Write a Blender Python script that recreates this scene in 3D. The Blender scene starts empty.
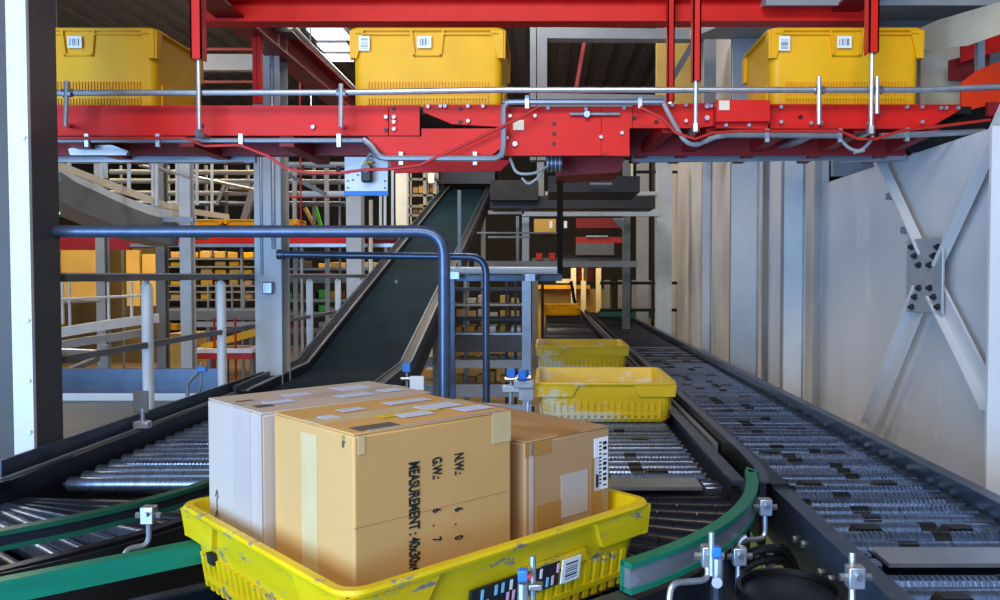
import bpy, bmesh, math, random
from mathutils import Vector
random.seed(7)
S = bpy.context.scene
COL = S.collection
R = math.radians
# ---------------------------------------------------------------- camera, world, lights, exposure
F = 800.0; PX0 = 548.0; CZ = 1.45; PITCH = math.atan(25 / F)
cam = bpy.data.cameras.new('camera'); cam.sensor_width = 36; cam.lens = 36 * F / 1000
cam.shift_x = -(PX0 - 500) / 1000; cam.clip_end = 200; cam.clip_start = .02
co = bpy.data.objects.new('camera', cam); COL.objects.link(co)
co.location = (0, 0, CZ); co.rotation_euler = (math.pi / 2 - PITCH, 0, 0); S.camera = co
W = bpy.data.worlds.new('world'); S.world = W; W.use_nodes = True
W.node_tree.nodes['Background'].inputs[0].default_value = (.32, .58, 1.0, 1)
W.node_tree.nodes['Background'].inputs[1].default_value = .75
def area(name, loc, to, sx, sy, power, col):
    l = bpy.data.lights.new(name, 'AREA'); l.shape = 'RECTANGLE'; l.size = sx; l.size_y = sy; l.energy = power; l.color = col
    o = bpy.data.objects.new(name, l); COL.objects.link(o); o.location = loc
    o.rotation_euler = (Vector(to) - Vector(loc)).to_track_quat('-Z', 'Y').to_euler(); return o
area('dock_door_daylight', (-3.2, -2.6, 2.0), (.6, 3.2, 1.3), 3.6, 2.0, 265, (.52, .74, 1.0))
area('low_blue_fill', (-2.4, -2.2, .55), (.5, 3.0, .9), 4.2, .9, 250, (.22, .50, 1.0))  # added low fill behind the camera, turns the lower scene blue
area('ceiling_daylight', (-0.6, -1.4, 4.4), (0.2, 3.2, 1.9), 3.2, 1.2, 165, (1.0, .84, .62))
area('bay_light', (-5.6, 7.2, 4.5), (-4.2, 8.0, 0), 2.2, .8, 150, (1.0, .86, .66))
area('bay_light', (-4.6, 10.2, 3.12), (-4.6, 11.2, 0), 4.0, .5, 150, (1.0, .74, .36))
area('bay_light', (-0.9, 10.0, 4.5), (-0.9, 10.4, 0), 2.0, .8, 110, (1.0, .86, .66))
area('bay_light', (-0.5, 6.3, 4.4), (-0.4, 7.6, 0), 1.4, .5, 70, (.95, .95, 1.0))  # added to brighten the centre racks, no fixture modelled
area('bay_light', (0.4, 15.4, 2.2), (0.4, 16.6, 1.0), 1.2, .4, 28, (1.0, .78, .40))
S.view_settings.view_transform = 'Standard'; S.view_settings.look = 'None'
S.view_settings.gamma = 1.0; S.view_settings.use_curve_mapping = False; S.view_settings.exposure = -0.08

# ---------------------------------------------------------------- photograph frame to world
_c, _s = math.cos(PITCH), math.sin(PITCH)
def ray(px, py):
    u = (px - PX0) / F; v = (300 - py) / F
    return (u, _c + v * _s, -_s + v * _c)
def U(px, py, Y):
    d = ray(px, py); k = Y / d[1]; return Vector((d[0] * k, Y, CZ + d[2] * k))
# ---------------------------------------------------------------- materials
def lin(c):
    return tuple((x / 12.92 if x <= .04045 else ((x + .055) / 1.055) ** 2.4) for x in [v / 255 for v in c])
MATS = {}
def mat(name, rgb, rough=.5, metal=0., var=.12, scale=8., wear=None, wamt=.5, wscale=6., bump=0., bscale=60., stretch=None, spec=.5):
    m = bpy.data.materials.new(name); m.use_nodes = True; nt = m.node_tree; N = nt.nodes; L = nt.links
    b = N['Principled BSDF']; b.inputs['Roughness'].default_value = rough; b.inputs['Metallic'].default_value = metal
    b.inputs['Specular IOR Level'].default_value = spec
    c = lin(rgb); tc = N.new('ShaderNodeTexCoord'); src = tc.outputs['Object']
    if stretch:
        mp = N.new('ShaderNodeMapping'); mp.inputs['Scale'].default_value = stretch; L.new(src, mp.inputs[0]); src = mp.outputs[0]
    n = N.new('ShaderNodeTexNoise'); n.inputs['Scale'].default_value = scale; n.inputs['Detail'].default_value = 5; L.new(src, n.inputs['Vector'])
    rp = N.new('ShaderNodeValToRGB'); L.new(n.outputs[0], rp.inputs[0])
    rp.color_ramp.elements[0].position = .3; rp.color_ramp.elements[1].position = .7
    rp.color_ramp.elements[0].color = (*[x * (1 - var) for x in c], 1); rp.color_ramp.elements[1].color = (*[min(1, x * (1 + var)) for x in c], 1)
    out = rp.outputs[0]
    if wear:
        n2 = N.new('ShaderNodeTexNoise'); n2.inputs['Scale'].default_value = wscale; n2.inputs['Detail'].default_value = 8; n2.inputs['Roughness'].default_value = .7
        L.new(src, n2.inputs['Vector'])
        r2 = N.new('ShaderNodeValToRGB'); L.new(n2.outputs[0], r2.inputs[0])
        r2.color_ramp.elements[0].position = 1 - wamt; r2.color_ramp.elements[1].position = min(1, 1 - wamt + .06)
        mx = N.new('ShaderNodeMix'); mx.data_type = 'RGBA'; L.new(r2.outputs[0], mx.inputs[0]); L.new(out, mx.inputs[6])
        mx.inputs[7].default_value = (*lin(wear), 1); out = mx.outputs[2]
    L.new(out, b.inputs['Base Color'])
    if bump:
        n3 = N.new('ShaderNodeTexNoise'); n3.inputs['Scale'].default_value = bscale; L.new(src, n3.inputs['Vector'])
        bp = N.new('ShaderNodeBump'); bp.inputs['Strength'].default_value = bump; bp.inputs['Distance'].default_value = .004
        L.new(n3.outputs[0], bp.inputs['Height']); L.new(bp.outputs[0], b.inputs['Normal'])
    MATS[name] = m; return m
def emat(name, rgb, st):
    m = bpy.data.materials.new(name); m.use_nodes = True; b = m.node_tree.nodes['Principled BSDF']
    b.inputs['Base Color'].default_value = (*lin(rgb), 1); b.inputs['Emission Color'].default_value = (*lin(rgb), 1); b.inputs['Emission Strength'].default_value = st
    MATS[name] = m
mat('yellow', (236, 172, 4), .45, spec=.35, var=.06)
mat('yellow_worn', (222, 192, 14), .40, var=.08, wear=(116, 120, 122), wamt=.43, wscale=9., stretch=(1, 1, 3))
mat('yellow_worn_sheen', (226, 188, 36), .38, var=.08, wear=(214, 206, 178), wamt=.48, wscale=5., stretch=(1, 1, 2))  # pale blotches: wear plus whitish reflections put into the colour
mat('red', (218, 26, 16), .5, spec=.3, var=.08, wear=(150, 30, 26), wamt=.36, wscale=7.)
mat('orange', (240, 58, 10), .5, spec=.3, var=.08)
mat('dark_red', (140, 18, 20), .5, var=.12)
mat('steel', (168, 172, 176), .32, .9, var=.15, scale=14, stretch=(1, 6, 6))
mat('roller_steel', (134, 152, 182), .32, .9, var=.3, scale=30, wear=(70, 54, 44), wamt=.40, wscale=20., stretch=(6, 1, 1))  # blue cast of the sky light mixed into the steel colour
mat('zinc', (190, 196, 204), .38, .8, var=.12, scale=25)
mat('frame_grey', (82, 94, 112), .38, .6, var=.15, scale=12)  # bluish from sky reflection put into the base colour
mat('frame_dark', (30, 36, 46), .42, .3, var=.2)  # same sky blue mixed into the dark frame colour
mat('black', (14, 15, 18), .45, var=.2)
mat('black_sleeve_dim', (22, 26, 36), .30, var=.25, spec=.6)
mat('belt', (20, 40, 50), .75, var=.25, scale=3, bump=.15, bscale=180, spec=.06)
mat('olive', (104, 84, 40), .8, var=.2, scale=2)
mat('green', (12, 118, 92), .42, var=.12, stretch=(1, 1, 5))
mat('green_dark', (14, 82, 62), .45, var=.12)
mat('alu', (170, 176, 186), .35, .7, var=.1)
mat('gusset_steel', (176, 178, 182), .4, .3, var=.12, scale=9, wear=(150, 140, 130), wamt=.33)
mat('black_tile', (20, 26, 40), .26, var=.3, spec=.6)
mat('pipe_blue', (74, 88, 112), .30, .45, var=.14, scale=20)
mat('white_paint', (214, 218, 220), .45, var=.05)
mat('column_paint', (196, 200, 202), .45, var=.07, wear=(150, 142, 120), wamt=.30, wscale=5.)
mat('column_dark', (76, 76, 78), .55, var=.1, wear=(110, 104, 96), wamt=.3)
mat('wall_paint', (208, 206, 206), .42, var=.07, scale=2.2, wear=(218, 217, 216), wamt=.42, wscale=2.5, stretch=(1, 1, .5))
mat('grey_paint', (150, 152, 154), .5, var=.08)
mat('mid_grey', (112, 114, 116), .5, var=.1)
mat('roof_deck', (120, 118, 116), .55, var=.12)
mat('concrete', (150, 128, 98), .8, var=.12, scale=3, bump=.2)
mat('card_tan', (202, 158, 96), .75, var=.05, scale=3, bump=.06, bscale=30)
mat('card_light', (206, 166, 104), .75, var=.05, scale=3, bump=.06, bscale=30)
mat('card_grey', (186, 172, 160), .72, var=.05, scale=3, bump=.06, bscale=30)
mat('card_brown', (176, 138, 96), .75, var=.06, scale=3, bump=.06, bscale=30)
mat('tape', (206, 184, 138), .28, var=.06, scale=12)
mat('tape_brown', (176, 128, 64), .3, var=.06)
mat('tape_clear', (190, 176, 168), .25, var=.06)
mat('paper', (236, 238, 242), .6, var=.03)
mat('paper_blue', (196, 206, 232), .5, var=.05)
mat('ink', (24, 26, 30), .7, var=.1)
mat('ink_faded', (92, 84, 74), .7, var=.2)
mat('pink', (232, 178, 210), .6); mat('cyan', (120, 200, 240), .6)
mat('sensor_blue', (40, 120, 214), .4); mat('sign_blue', (20, 120, 210), .5)
mat('cream', (226, 214, 186), .6, var=.04)
mat('tan_panel', (196, 158, 78), .7, var=.12, scale=3)
mat('rust_bolt', (60, 60, 68), .45, .6, var=.3)
mat('far_dark', (58, 55, 50), .8, var=.2)
mat('lime', (90, 190, 40), .6)
mat('cable_red', (190, 34, 24), .5); mat('cable_grey', (150, 152, 156), .5)
emat('skylight', (236, 244, 255), 1.6); emat('tube_light', (255, 214, 140), 6.0); emat('exit_green', (120, 240, 210), 2.0)

# ---------------------------------------------------------------- mesh builder
class MB:
    def __init__(s): s.v = []; s.f = []
    def add(s, vs, fs):
        o = len(s.v); s.v += [tuple(v) for v in vs]; s.f += [tuple(i + o for i in f) for f in fs]; return s
    def box(s, a, b):
        (x0, y0, z0), (x1, y1, z1) = [(min(p, q), ) for p, q in ()] or (tuple(map(min, a, b)), tuple(map(max, a, b)))
        return s.add([(x0,y0,z0),(x1,y0,z0),(x1,y1,z0),(x0,y1,z0),(x0,y0,z1),(x1,y0,z1),(x1,y1,z1),(x0,y1,z1)],
                     [(0,3,2,1),(4,5,6,7),(0,1,5,4),(1,2,6,5),(2,3,7,6),(3,0,4,7)])
    def prism(s, poly, d):                      # 3D polygon extruded by vector d
        n = len(poly); d = Vector(d); vs = [Vector(p) for p in poly] + [Vector(p) + d for p in poly]
        fs = [tuple(range(n - 1, -1, -1)), tuple(range(n, 2 * n))] + [(i, (i + 1) % n, n + (i + 1) % n, n + i) for i in range(n)]
        return s.add(vs, fs)
    def tube(s, pts, r, seg=10, cap=True, rs=None):
        pts = [Vector(p) for p in pts]; n = len(pts); up = None; rings = []
        for i, p in enumerate(pts):
            t = (pts[min(i + 1, n - 1)] - pts[max(i - 1, 0)]).normalized()
            if up is None:
                up = t.orthogonal().normalized()
            up = (up - t * up.dot(t)).normalized(); w = t.cross(up); rr = rs[i] if rs else r
            rings.append([p + (up * math.cos(2 * math.pi * k / seg) + w * math.sin(2 * math.pi * k / seg)) * rr for k in range(seg)])
        return s.loft(rings, cap)
    def loft(s, rings, cap=True, closed=True):
        n = len(rings[0]); vs = [v for r in rings for v in r]; fs = []
        for j in range(len(rings) - 1):
            for i in range(n if closed else n - 1):
                a = j * n + i; b = j * n + (i + 1) % n; fs.append((a, b, b + n, a + n))
        if cap: fs += [tuple(range(n - 1, -1, -1)), tuple(range((len(rings) - 1) * n, len(rings) * n))]
        return s.add(vs, fs)
    def bar(s, p0, p1, w, h=None, up=(0, 0, 1)):   # rectangular bar between two points
        h = h or w; p0 = Vector(p0); p1 = Vector(p1); t = (p1 - p0).normalized(); u = Vector(up)
        if abs(t.dot(u)) > .98: u = Vector((0, 1, 0))
        a = t.cross(u).normalized(); b = a.cross(t)
        q = [a * w / 2 * i + b * h / 2 * j for i, j in ((-1, -1), (1, -1), (1, 1), (-1, 1))]
        return s.loft([[p0 + k for k in q], [p1 + k for k in q]])
    def sweep(s, path, prof, cap=True):           # planar path (x, y); profile (offset to the path's left-hand normal, z)
        path = [Vector((p[0], p[1])) for p in path]; n = len(path); rings = []
        for i, p in enumerate(path):
            t = (path[min(i + 1, n - 1)] - path[max(i - 1, 0)]).normalized(); nn = Vector((-t.y, t.x))
            rings.append([(p.x + nn.x * a, p.y + nn.y * a, z) for a, z in prof])
        return s.loft(rings, cap)
    def strip(s, pts, h, th, up=(0, 0, 1)):       # 3D rail: rectangular section h high and th thick following pts
        pts = [Vector(p) for p in pts]; n = len(pts); rings = []; u = Vector(up)
        for i, p in enumerate(pts):
            t = (pts[min(i + 1, n - 1)] - pts[max(i - 1, 0)]).normalized(); a = t.cross(u).normalized()
            rings.append([p - a * th / 2 - u * h / 2, p + a * th / 2 - u * h / 2, p + a * th / 2 + u * h / 2, p - a * th / 2 + u * h / 2])
        return s.loft(rings)
    def hsec(s, cx, cy, w, d, z0, z1, t=.012, axis='y'):   # H section column; flanges face along axis
        if axis == 'y':
            pf = [(-w/2,-d/2),(w/2,-d/2),(w/2,-d/2+t),(t/2,-d/2+t),(t/2,d/2-t),(w/2,d/2-t),(w/2,d/2),(-w/2,d/2),(-w/2,d/2-t),(-t/2,d/2-t),(-t/2,-d/2+t),(-w/2,-d/2+t)]
        else:
            pf = [(-w/2,-d/2),(-w/2+t,-d/2),(-w/2+t,-t/2),(w/2-t,-t/2),(w/2-t,-d/2),(w/2,-d/2),(w/2,d/2),(w/2-t,d/2),(w/2-t,t/2),(-w/2+t,t/2),(-w/2+t,d/2),(-w/2,d/2)]
        return s.prism([(cx + x, cy + y, z0) for x, y in pf], (0, 0, z1 - z0))
    def mesh(s, name, m, off=(0, 0, 0), angle=35):
        me = bpy.data.meshes.new(name); me.from_pydata([(x - off[0], y - off[1], z - off[2]) for x, y, z in s.v], [], s.f)
        bm = bmesh.new(); bm.from_mesh(me); bmesh.ops.recalc_face_normals(bm, faces=bm.faces); bm.to_mesh(me); bm.free()
        me.materials.append(MATS[m]); me.polygons.foreach_set('use_smooth', [True] * len(me.polygons))
        me.set_sharp_from_angle(angle=R(angle)); me.update(); return me
    def build(s, name, m, parent=None, bevel=0):
        off = parent.get('_o', (0, 0, 0)) if parent else (0, 0, 0)
        o = bpy.data.objects.new(name, s.mesh(name, m, off)); COL.objects.link(o)
        if parent: o.parent = parent; o['_o'] = list(off)
        if bevel:
            b = o.modifiers.new('bevel', 'BEVEL'); b.width = bevel; b.segments = 2; b.limit_method = 'ANGLE'
        return o
def tag(o, label, cat, group=None):
    o['label'] = label; o['category'] = cat
    if group: o['group'] = group
    return o
def thing(name, label, cat, loc=(0, 0, 0), group=None):
    o = bpy.data.objects.new(name, None); COL.objects.link(o); o.location = loc; o['_o'] = list(loc); o.empty_display_size = .1
    return tag(o, label, cat, group)
def struct(o): o['kind'] = 'structure'; return o
def stuff(o): o['kind'] = 'stuff'; return o
def inst(name, me, parent, loc, rot=(0, 0, 0)):
    o = bpy.data.objects.new(name, me); COL.objects.link(o); o.parent = parent
    off = parent.get('_o', (0, 0, 0)); o.location = [a - b for a, b in zip(loc, off)]; o.rotation_euler = rot; return o
def copy_tree(o, parent=None):
    c = o.copy(); COL.objects.link(c); c.parent = parent
    for ch in list(o.children): copy_tree(ch, c)
    return c
def lathe_x(prof, seg=12, m='roller_steel', name='roller'):    # revolve (x, r) about the X axis
    b = MB(); b.loft([[(x, r * math.cos(2*math.pi*k/seg), r * math.sin(2*math.pi*k/seg)) for k in range(seg)] for x, r in prof]); return b.mesh(name, m)
def text_part(txt, size, m, parent, loc, rot, name='printed_text', ax='LEFT', sx=.56):
    c = bpy.data.curves.new(name, 'FONT'); c.body = txt; c.size = size; c.extrude = .0003; c.align_x = ax; c.offset = size * .026
    t = bpy.data.objects.new(name, c); COL.objects.link(t); dg = bpy.context.evaluated_depsgraph_get(); dg.update()
    me = bpy.data.meshes.new_from_object(t.evaluated_get(dg)); bpy.data.objects.remove(t); me.materials.clear(); me.materials.append(MATS[m])
    o = bpy.data.objects.new(name, me); COL.objects.link(o); o.parent = parent; o.location = loc; o.rotation_euler = rot; o.scale = (sx, 1, 1); return o
def arc(cx, cy, r, a0, a1, n):
    return [(cx + r * math.cos(R(a0 + (a1 - a0) * i / n)), cy - r * math.sin(R(a0 + (a1 - a0) * i / n))) for i in range(n + 1)]
def bend(p, q, s, r, n=6):                       # fillet at q between p and s
    p, q, s = Vector(p), Vector(q), Vector(s); a = (p - q).normalized(); b = (s - q).normalized()
    A = q + a * r; B = q + b * r
    return [A * (1 - t) ** 2 + q * 2 * t * (1 - t) + B * t * t for t in [i / n for i in range(n + 1)]]
def pipe_path(pts, r):
    out = [Vector(pts[0])]
    for i in range(1, len(pts) - 1): out += bend(pts[i - 1], pts[i], pts[i + 1], r)
    return out + [Vector(pts[-1])]

# ================================================================ SETTING
struct(MB().box((-9, -4, -.1), (3.4, 20, 0)).build('floor', 'concrete'))
# roof deck: trapezoidal ribs running away from the camera
b = MB(); x = -9.0; ring = []
while x < 3.1:
    ring += [(x, 5.0), (x + .16, 5.0), (x + .20, 5.07), (x + .30, 5.07)]; x += .34
top = [(q, 5.12) for q, _ in reversed(ring)]
b.loft([[(q, -1, z) for q, z in ring + top], [(q, 20, z) for q, z in ring + top]])
struct(b.build('ceiling', 'roof_deck'))
struct(MB().box((-9.2, -1, 0), (-9, 20, 5.1)).build('wall_left', 'far_dark'))
struct(MB().box((3.2, -1, 0), (3.4, 20, 5.1)).build('wall_outer', 'mid_grey'))
struct(MB().box((-9.2, 20, 0), (3.4, 20.2, 5.1)).build('wall_back', 'far_dark'))
# right wall: low smooth sheets beside the opening, full-height sheets beyond
wr = struct(MB().box((1.70, 2.35, 0), (1.76, 12.5, .55)).build('wall_right', 'wall_paint'))
wr['_o'] = [0, 0, 0]
MB().box((1.66, 2.4, .4), (1.70, 4.85, 2.0)).build('wall_panel', 'wall_paint', wr)
MB().box((1.66, 4.86, .4), (1.70, 5.55, 5.0)).build('wall_panel', 'wall_paint', wr)
MB().box((1.63, 5.56, .4), (1.67, 6.6, 5.0)).build('wall_panel', 'wall_paint', wr)
MB().box((1.66, 6.61, .4), (1.70, 7.9, 5.0)).build('wall_panel', 'wall_paint', wr)
MB().box((1.66, 7.91, .4), (1.70, 10.4, 5.0)).build('wall_panel', 'wall_paint', wr)
MB().box((1.66, 10.41, .4), (1.70, 12.5, 5.0)).build('wall_panel', 'wall_paint', wr)

def column(label, cx, cy, w, d, z0, z1, axis, m='column_paint', name='steel_column', cat='column', group=None):
    t = thing(name, label, cat, (cx, cy, z0), group)
    MB().hsec(cx, cy, w, d, z0, z1, axis=axis).build('shaft', m, t)
    MB().box((cx - w*.75, cy - d*.75, z0), (cx + w*.75, cy + d*.75, z0 + .015)).build('base_plate', m, t)
    return t
# left foreground column
t = thing('steel_column', 'large pale steel column at the left edge with a dark side', 'column', (-1.78, 2.72, 0))
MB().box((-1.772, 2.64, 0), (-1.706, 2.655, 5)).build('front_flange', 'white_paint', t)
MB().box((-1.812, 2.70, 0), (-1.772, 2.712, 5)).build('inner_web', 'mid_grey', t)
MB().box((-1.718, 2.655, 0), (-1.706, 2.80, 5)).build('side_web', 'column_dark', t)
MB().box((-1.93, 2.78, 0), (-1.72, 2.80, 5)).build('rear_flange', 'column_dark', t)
bb = MB()
for z in (.78, .93, 1.1, 1.30, 1.9): bb.tube([(-1.717, 2.64, z), (-1.717, 2.632, z)], .006, 8)
bb.build('bolt_heads', 'zinc', t)
# columns behind
t = column('pale steel column standing behind the incline belt, with a small grey box', -1.635, 4.75, .155, .15, 0, 5, 'y')
MB().box((-1.66, 4.64, 1.34), (-1.60, 4.675, 1.41)).build('junction_box', 'alu', t, .006)
MB().tube([(-1.60, 4.67, 1.6), (-1.60, 4.67, 5)], .012, 8).build('conduit', 'zinc', t)
MB().tube([(-1.67, 4.67, 1.45), (-1.67, 4.67, 5)], .008, 8).build('conduit', 'zinc', t)
column('pale steel column right behind the white sign with blue stripe', -2.09, 8.7, .16, .16, 0, 2.9, 'y')
column('pale steel column just right of the white sign, further back', -1.98, 10.9, .15, .15, 0, 3.2, 'y')
column('thin pale steel column left of the top of the incline belt', -1.76, 12.3, .15, .15, 0, 3.3, 'y')
column('grey steel column at far left above the grey platform', -4.45, 8.0, .09, .09, 0, 2.75, 'y', 'grey_paint')
column('grey steel column beside the tan cabinet on the left', -3.95, 8.2, .09, .09, 0, 2.8, 'y', 'mid_grey')
column('pale steel post by the white stair rail at upper left', -3.33, 7.4, .10, .10, 0, 2.7, 'y', 'column_paint')

# posts in front of the right wall
wp = []
for i, (px0, px1, Y, lab, z1) in enumerate([(784, 805, 4.9, 'bright wall post nearest the crossed braces, beside the roller line', 5.0),
        (731, 759, 5.95, 'wide pale wall post, second from the crossed braces', 5.0),
        (702, 712, 6.95, 'slim pale wall post, third from the crossed braces', 5.0)]):
    x0 = U(px0, 300, Y).x; x1 = U(px1, 300, Y).x
    t = thing('wall_post', lab, 'post', ((x0 + x1) / 2, Y, 0), 'posts along the right wall')
    MB().box((x0, Y, 0), (x1, Y + .012, z1)).build('flange', 'white_paint', t)
    MB().box((x1 - .05, Y + .012, 0), (x1 - .038, Y + .14, z1)).build('web', 'grey_paint', t)
    MB().box((x0 + .02, Y + .14, 0), (x1, Y + .152, z1)).build('rear_flange', 'grey_paint', t)
    MB().box((x1 - .02, Y - .006, 0), (x1 - .008, Y, z1)).build('edge_strip', 'alu', t)
# right edge column
t = thing('steel_column', 'pale blue-lit steel column cut by the right edge', 'column', (1.62, 2.72, 0))
MB().box((1.49, 2.70, 0), (1.66, 2.715, 1.95)).build('flange', 'wall_paint', t)
MB().box((1.57, 2.715, 0), (1.585, 2.84, 1.95)).build('web', 'wall_paint', t)
# gusset plate and braces
XB = 1.585
def UX(px, py, X):
    d = ray(px, py); k = X / d[0]; return Vector((X, d[1] * k, CZ + d[2] * k))
t = thing('cross_brace', 'crossed steel braces bolted to a grey gusset plate on the right wall', 'brace', (XB, 3.3, .6))
gz0 = UX(928, 313, XB).z; gz1 = UX(928, 238, XB).z; gy0 = UX(945, 275, XB).y; gy1 = UX(909, 275, XB).y
g = MB().box((XB - .012, gy0, gz0), (XB, gy1, gz1)).build('gusset_plate', 'gusset_steel', t, .003)
gc = Vector((XB + .02, (gy0 + gy1) / 2, (gz0 + gz1) / 2))
ends = [UX(870, 150, XB), UX(1003, 105, XB), UX(866, 428, XB), UX(990, 405, XB)]
for e in ends:
    e = Vector((XB + .02, e.y, e.z)); d = (e - gc).normalized(); a = gc + d * .09; nrm = Vector((0, -d.z, d.y))
    br = MB().bar(a, e, .012, .085, up=nrm).build('brace_bar', 'wall_paint', t)
    q = nrm * .037
    MB().bar(a + q + Vector((-.02, 0, 0)), e + q + Vector((-.02, 0, 0)), .04, .010, up=nrm).build('angle_flange', 'wall_paint', br)
for py in (247, 256, 265, 288, 297, 307):
    for px in ((913, 939) if py in (247, 307) else (916, 935) if py in (256, 297) else (920, 931)):
        p = UX(px, py, XB - .012)
        k = MB(); k.tube([p, p - Vector((.010, 0, 0))], .014, 6); k.tube([p - Vector((.010, 0, 0)), p - Vector((.020, 0, 0))], .008, 8); k.build('bolt', 'rust_bolt', g)
for f in (.35, .62):
    e = Vector((XB, ends[0].y, ends[0].z)); p = gc.lerp(e, f); MB().box((XB - .012, p.y - .012, p.z - .03), (XB + .02, p.y + .012, p.z + .0)).build('lug', 'mid_grey', t)

# ================================================================ OVERHEAD RED CONVEYOR
YF = 3.30
oc = thing('overhead_conveyor', 'red overhead conveyor line carrying three yellow totes', 'conveyor', (0, YF, 1.9))
def plate(name, poly, Y, th, m, parent, bevel=0):
    return MB().prism([U(x, y, Y) for x, y in poly], (0, th, 0)).build(name, m, parent, bevel)
plate('side_plate', [(-60, 105.5), (388, 105.5), (388, 135.5), (-60, 135.5)], YF, .012, 'red', oc)
plate('side_plate', [(389, 105), (419.5, 105), (419.5, 135.5), (389, 135.5)], YF - .004, .016, 'red', oc)
plate('gusset', [(423.5, 104.5), (503, 104.5), (503, 127), (452, 124), (423.5, 112)], YF, .012, 'red', oc)
plate('trough_plate', [(367, 136.5), (421.5, 136.5), (421.5, 128.5), (503, 128.5), (503, 146), (492, 155), (385, 155)], YF - .04, .012, 'red', oc)
plate('side_plate', [(505, 107), (601, 107), (601, 155.5), (505, 155.5)], YF - .005, .012, 'red', oc)
plate('side_plate', [(601.5, 107), (632, 106.5), (632, 128), (629.5, 128), (629.5, 156), (601.5, 155.5)], YF - .007, .014, 'red', oc)
plate('side_plate', [(632.5, 105), (719, 102.5), (719, 125), (696, 128), (632.5, 128)], YF, .012, 'red', oc)
cb = plate('cover_box', [(716.5, 99.5), (770.5, 100), (770.5, 121.5), (716.5, 122)], YF - .07, .07, 'red', oc, .003)
plate('cover_flange', [(716.5, 123), (769, 123), (767, 129), (716.5, 127.5)], YF - .04, .04, 'red', oc)
plate('side_plate', [(770, 104), (962, 104.5), (960, 110), (928, 128.5), (770, 128.5)], YF, .012, 'red', oc)
plate('drive_slot', [(573, 112), (619, 112), (619, 116), (573, 116)], YF - .011, .006, 'black', oc)
MB().tube([U(570, 114, YF - .02), U(620, 114, YF - .02)], .006, 8).build('tension_screw', 'zinc', oc)
MB().tube([U(587, 114, YF - .015), U(587, 114, YF - .035)], .014, 6).build('tension_nut', 'zinc', oc)
plate('sticker', [(513, 120), (524, 120), (524, 130), (513, 130)], YF - .012, .003, 'cream', oc)
plate('sticker', [(719, 100.5), (729.5, 100.5), (729.5, 110), (719, 110)], YF - .073, .003, 'cream', oc)
bl = MB()
for x, y in [(386,117),(394,117),(394,122),(394,129),(313,127),(428,106.5),(440.5,106),(445,106),(468,106),(483,106),(468,121),(548,108),(586,109),(624,108),(507,138),(515,144),(535,116),(510,116),
             (622,133),(601,137),(672,105),(686,105),(686,121),(707,106),(711,106),(715,106),(707,118),(726,125),(749,125),(767,107),(781,107),(767,122),(781,122),(907,107),(922,107),(922,122),(941,108),(946,108),(958,108),(811,123),(821,123),(869,123)]:
    yy = YF - (.045 if 720 < x < 760 and y < 130 else .012); p = U(x, y, yy); r = .011 if x in (515, 707, 707) else .008
    bl.tube([p + Vector((0, .008, 0)), p - Vector((0, .006, 0))], r, 6)
stuff(bl.build('bolt_heads', 'zinc', oc))
hl = MB()
for x, y in [(202,126),(394,109),(386,130),(460,109),(460,122),(554,124),(554,134),(554,144),(634,118),(656,122),(800,117)]:
    p = U(x, y, YF); hl.tube([p, p - Vector((0, .009, 0))], .008, 8)
stuff(hl.build('bolt_holes', 'black', oc))
# bed, rear side and underframe
MB().box((-2.4, YF + .03, 2.115), (1.75, YF + .56, 2.146)).build('bed', 'black', oc)
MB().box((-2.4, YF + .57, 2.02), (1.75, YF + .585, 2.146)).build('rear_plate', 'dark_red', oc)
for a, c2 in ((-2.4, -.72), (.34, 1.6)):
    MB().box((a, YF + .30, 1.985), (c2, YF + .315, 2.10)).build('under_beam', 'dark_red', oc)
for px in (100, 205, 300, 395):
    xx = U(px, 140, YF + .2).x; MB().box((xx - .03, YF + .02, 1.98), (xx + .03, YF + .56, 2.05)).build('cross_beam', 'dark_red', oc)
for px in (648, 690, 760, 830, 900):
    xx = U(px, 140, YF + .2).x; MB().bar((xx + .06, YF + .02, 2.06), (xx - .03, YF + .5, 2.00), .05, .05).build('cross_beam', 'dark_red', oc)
plate('lower_plate', [(388, 160), (512, 160), (500, 171), (395, 173)], YF + .18, .012, 'red', oc)
plate('drive_guard', [(556, 157), (625, 157), (620, 172), (556, 176)], YF + .25, .3, 'dark_red', oc)
for a, c2 in ((40, 256), (632, 838), (838, 905)):
    MB().bar(U(a, 159.5, YF + .42), U(c2, 159.5 if c2 < 700 else 157.5, YF + .42), .03, .026).build('bottom_rail', 'alu', oc)
plate('chain_guard', [(68, 149), (82, 145), (112, 145), (128, 151), (126, 155), (70, 155)], YF + .10, .02, 'alu', oc)
mt = MB().tube([U(546, 163, YF + .1), U(562, 163, YF + .1)], .035, 14).build('drive_motor', 'frame_grey', oc)
k = MB(); 
for i in range(4): k.tube([U(547 + 4 * i, 163, YF + .1), U(548.2 + 4 * i, 163, YF + .1)], .04, 14)
k.build('cooling_fins', 'alu', mt)
MB().tube(pipe_path([U(510, 158, YF + .02), U(516, 174, YF), U(534, 174, YF), U(548, 166, YF + .05)], .03), .006, 6).build('motor_cable', 'cable_grey', oc)
MB().tube(pipe_path([U(522, 178, YF + .02), U(528, 185, YF), U(538, 178, YF), U(545, 168, YF + .05)], .02), .005, 6).build('motor_cable', 'cable_grey', oc)
MB().bar(U(560, 156, YF + .3), U(560, 272, YF + 1.2), .03, .02).build('drop_chain_guard', 'black', oc)
# light steel cross members seen under the belt on the right
MB().bar(U(775, 152, YF + .4), U(806, 137, YF + .1), .05, .012).build('stay', 'alu', oc)
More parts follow.
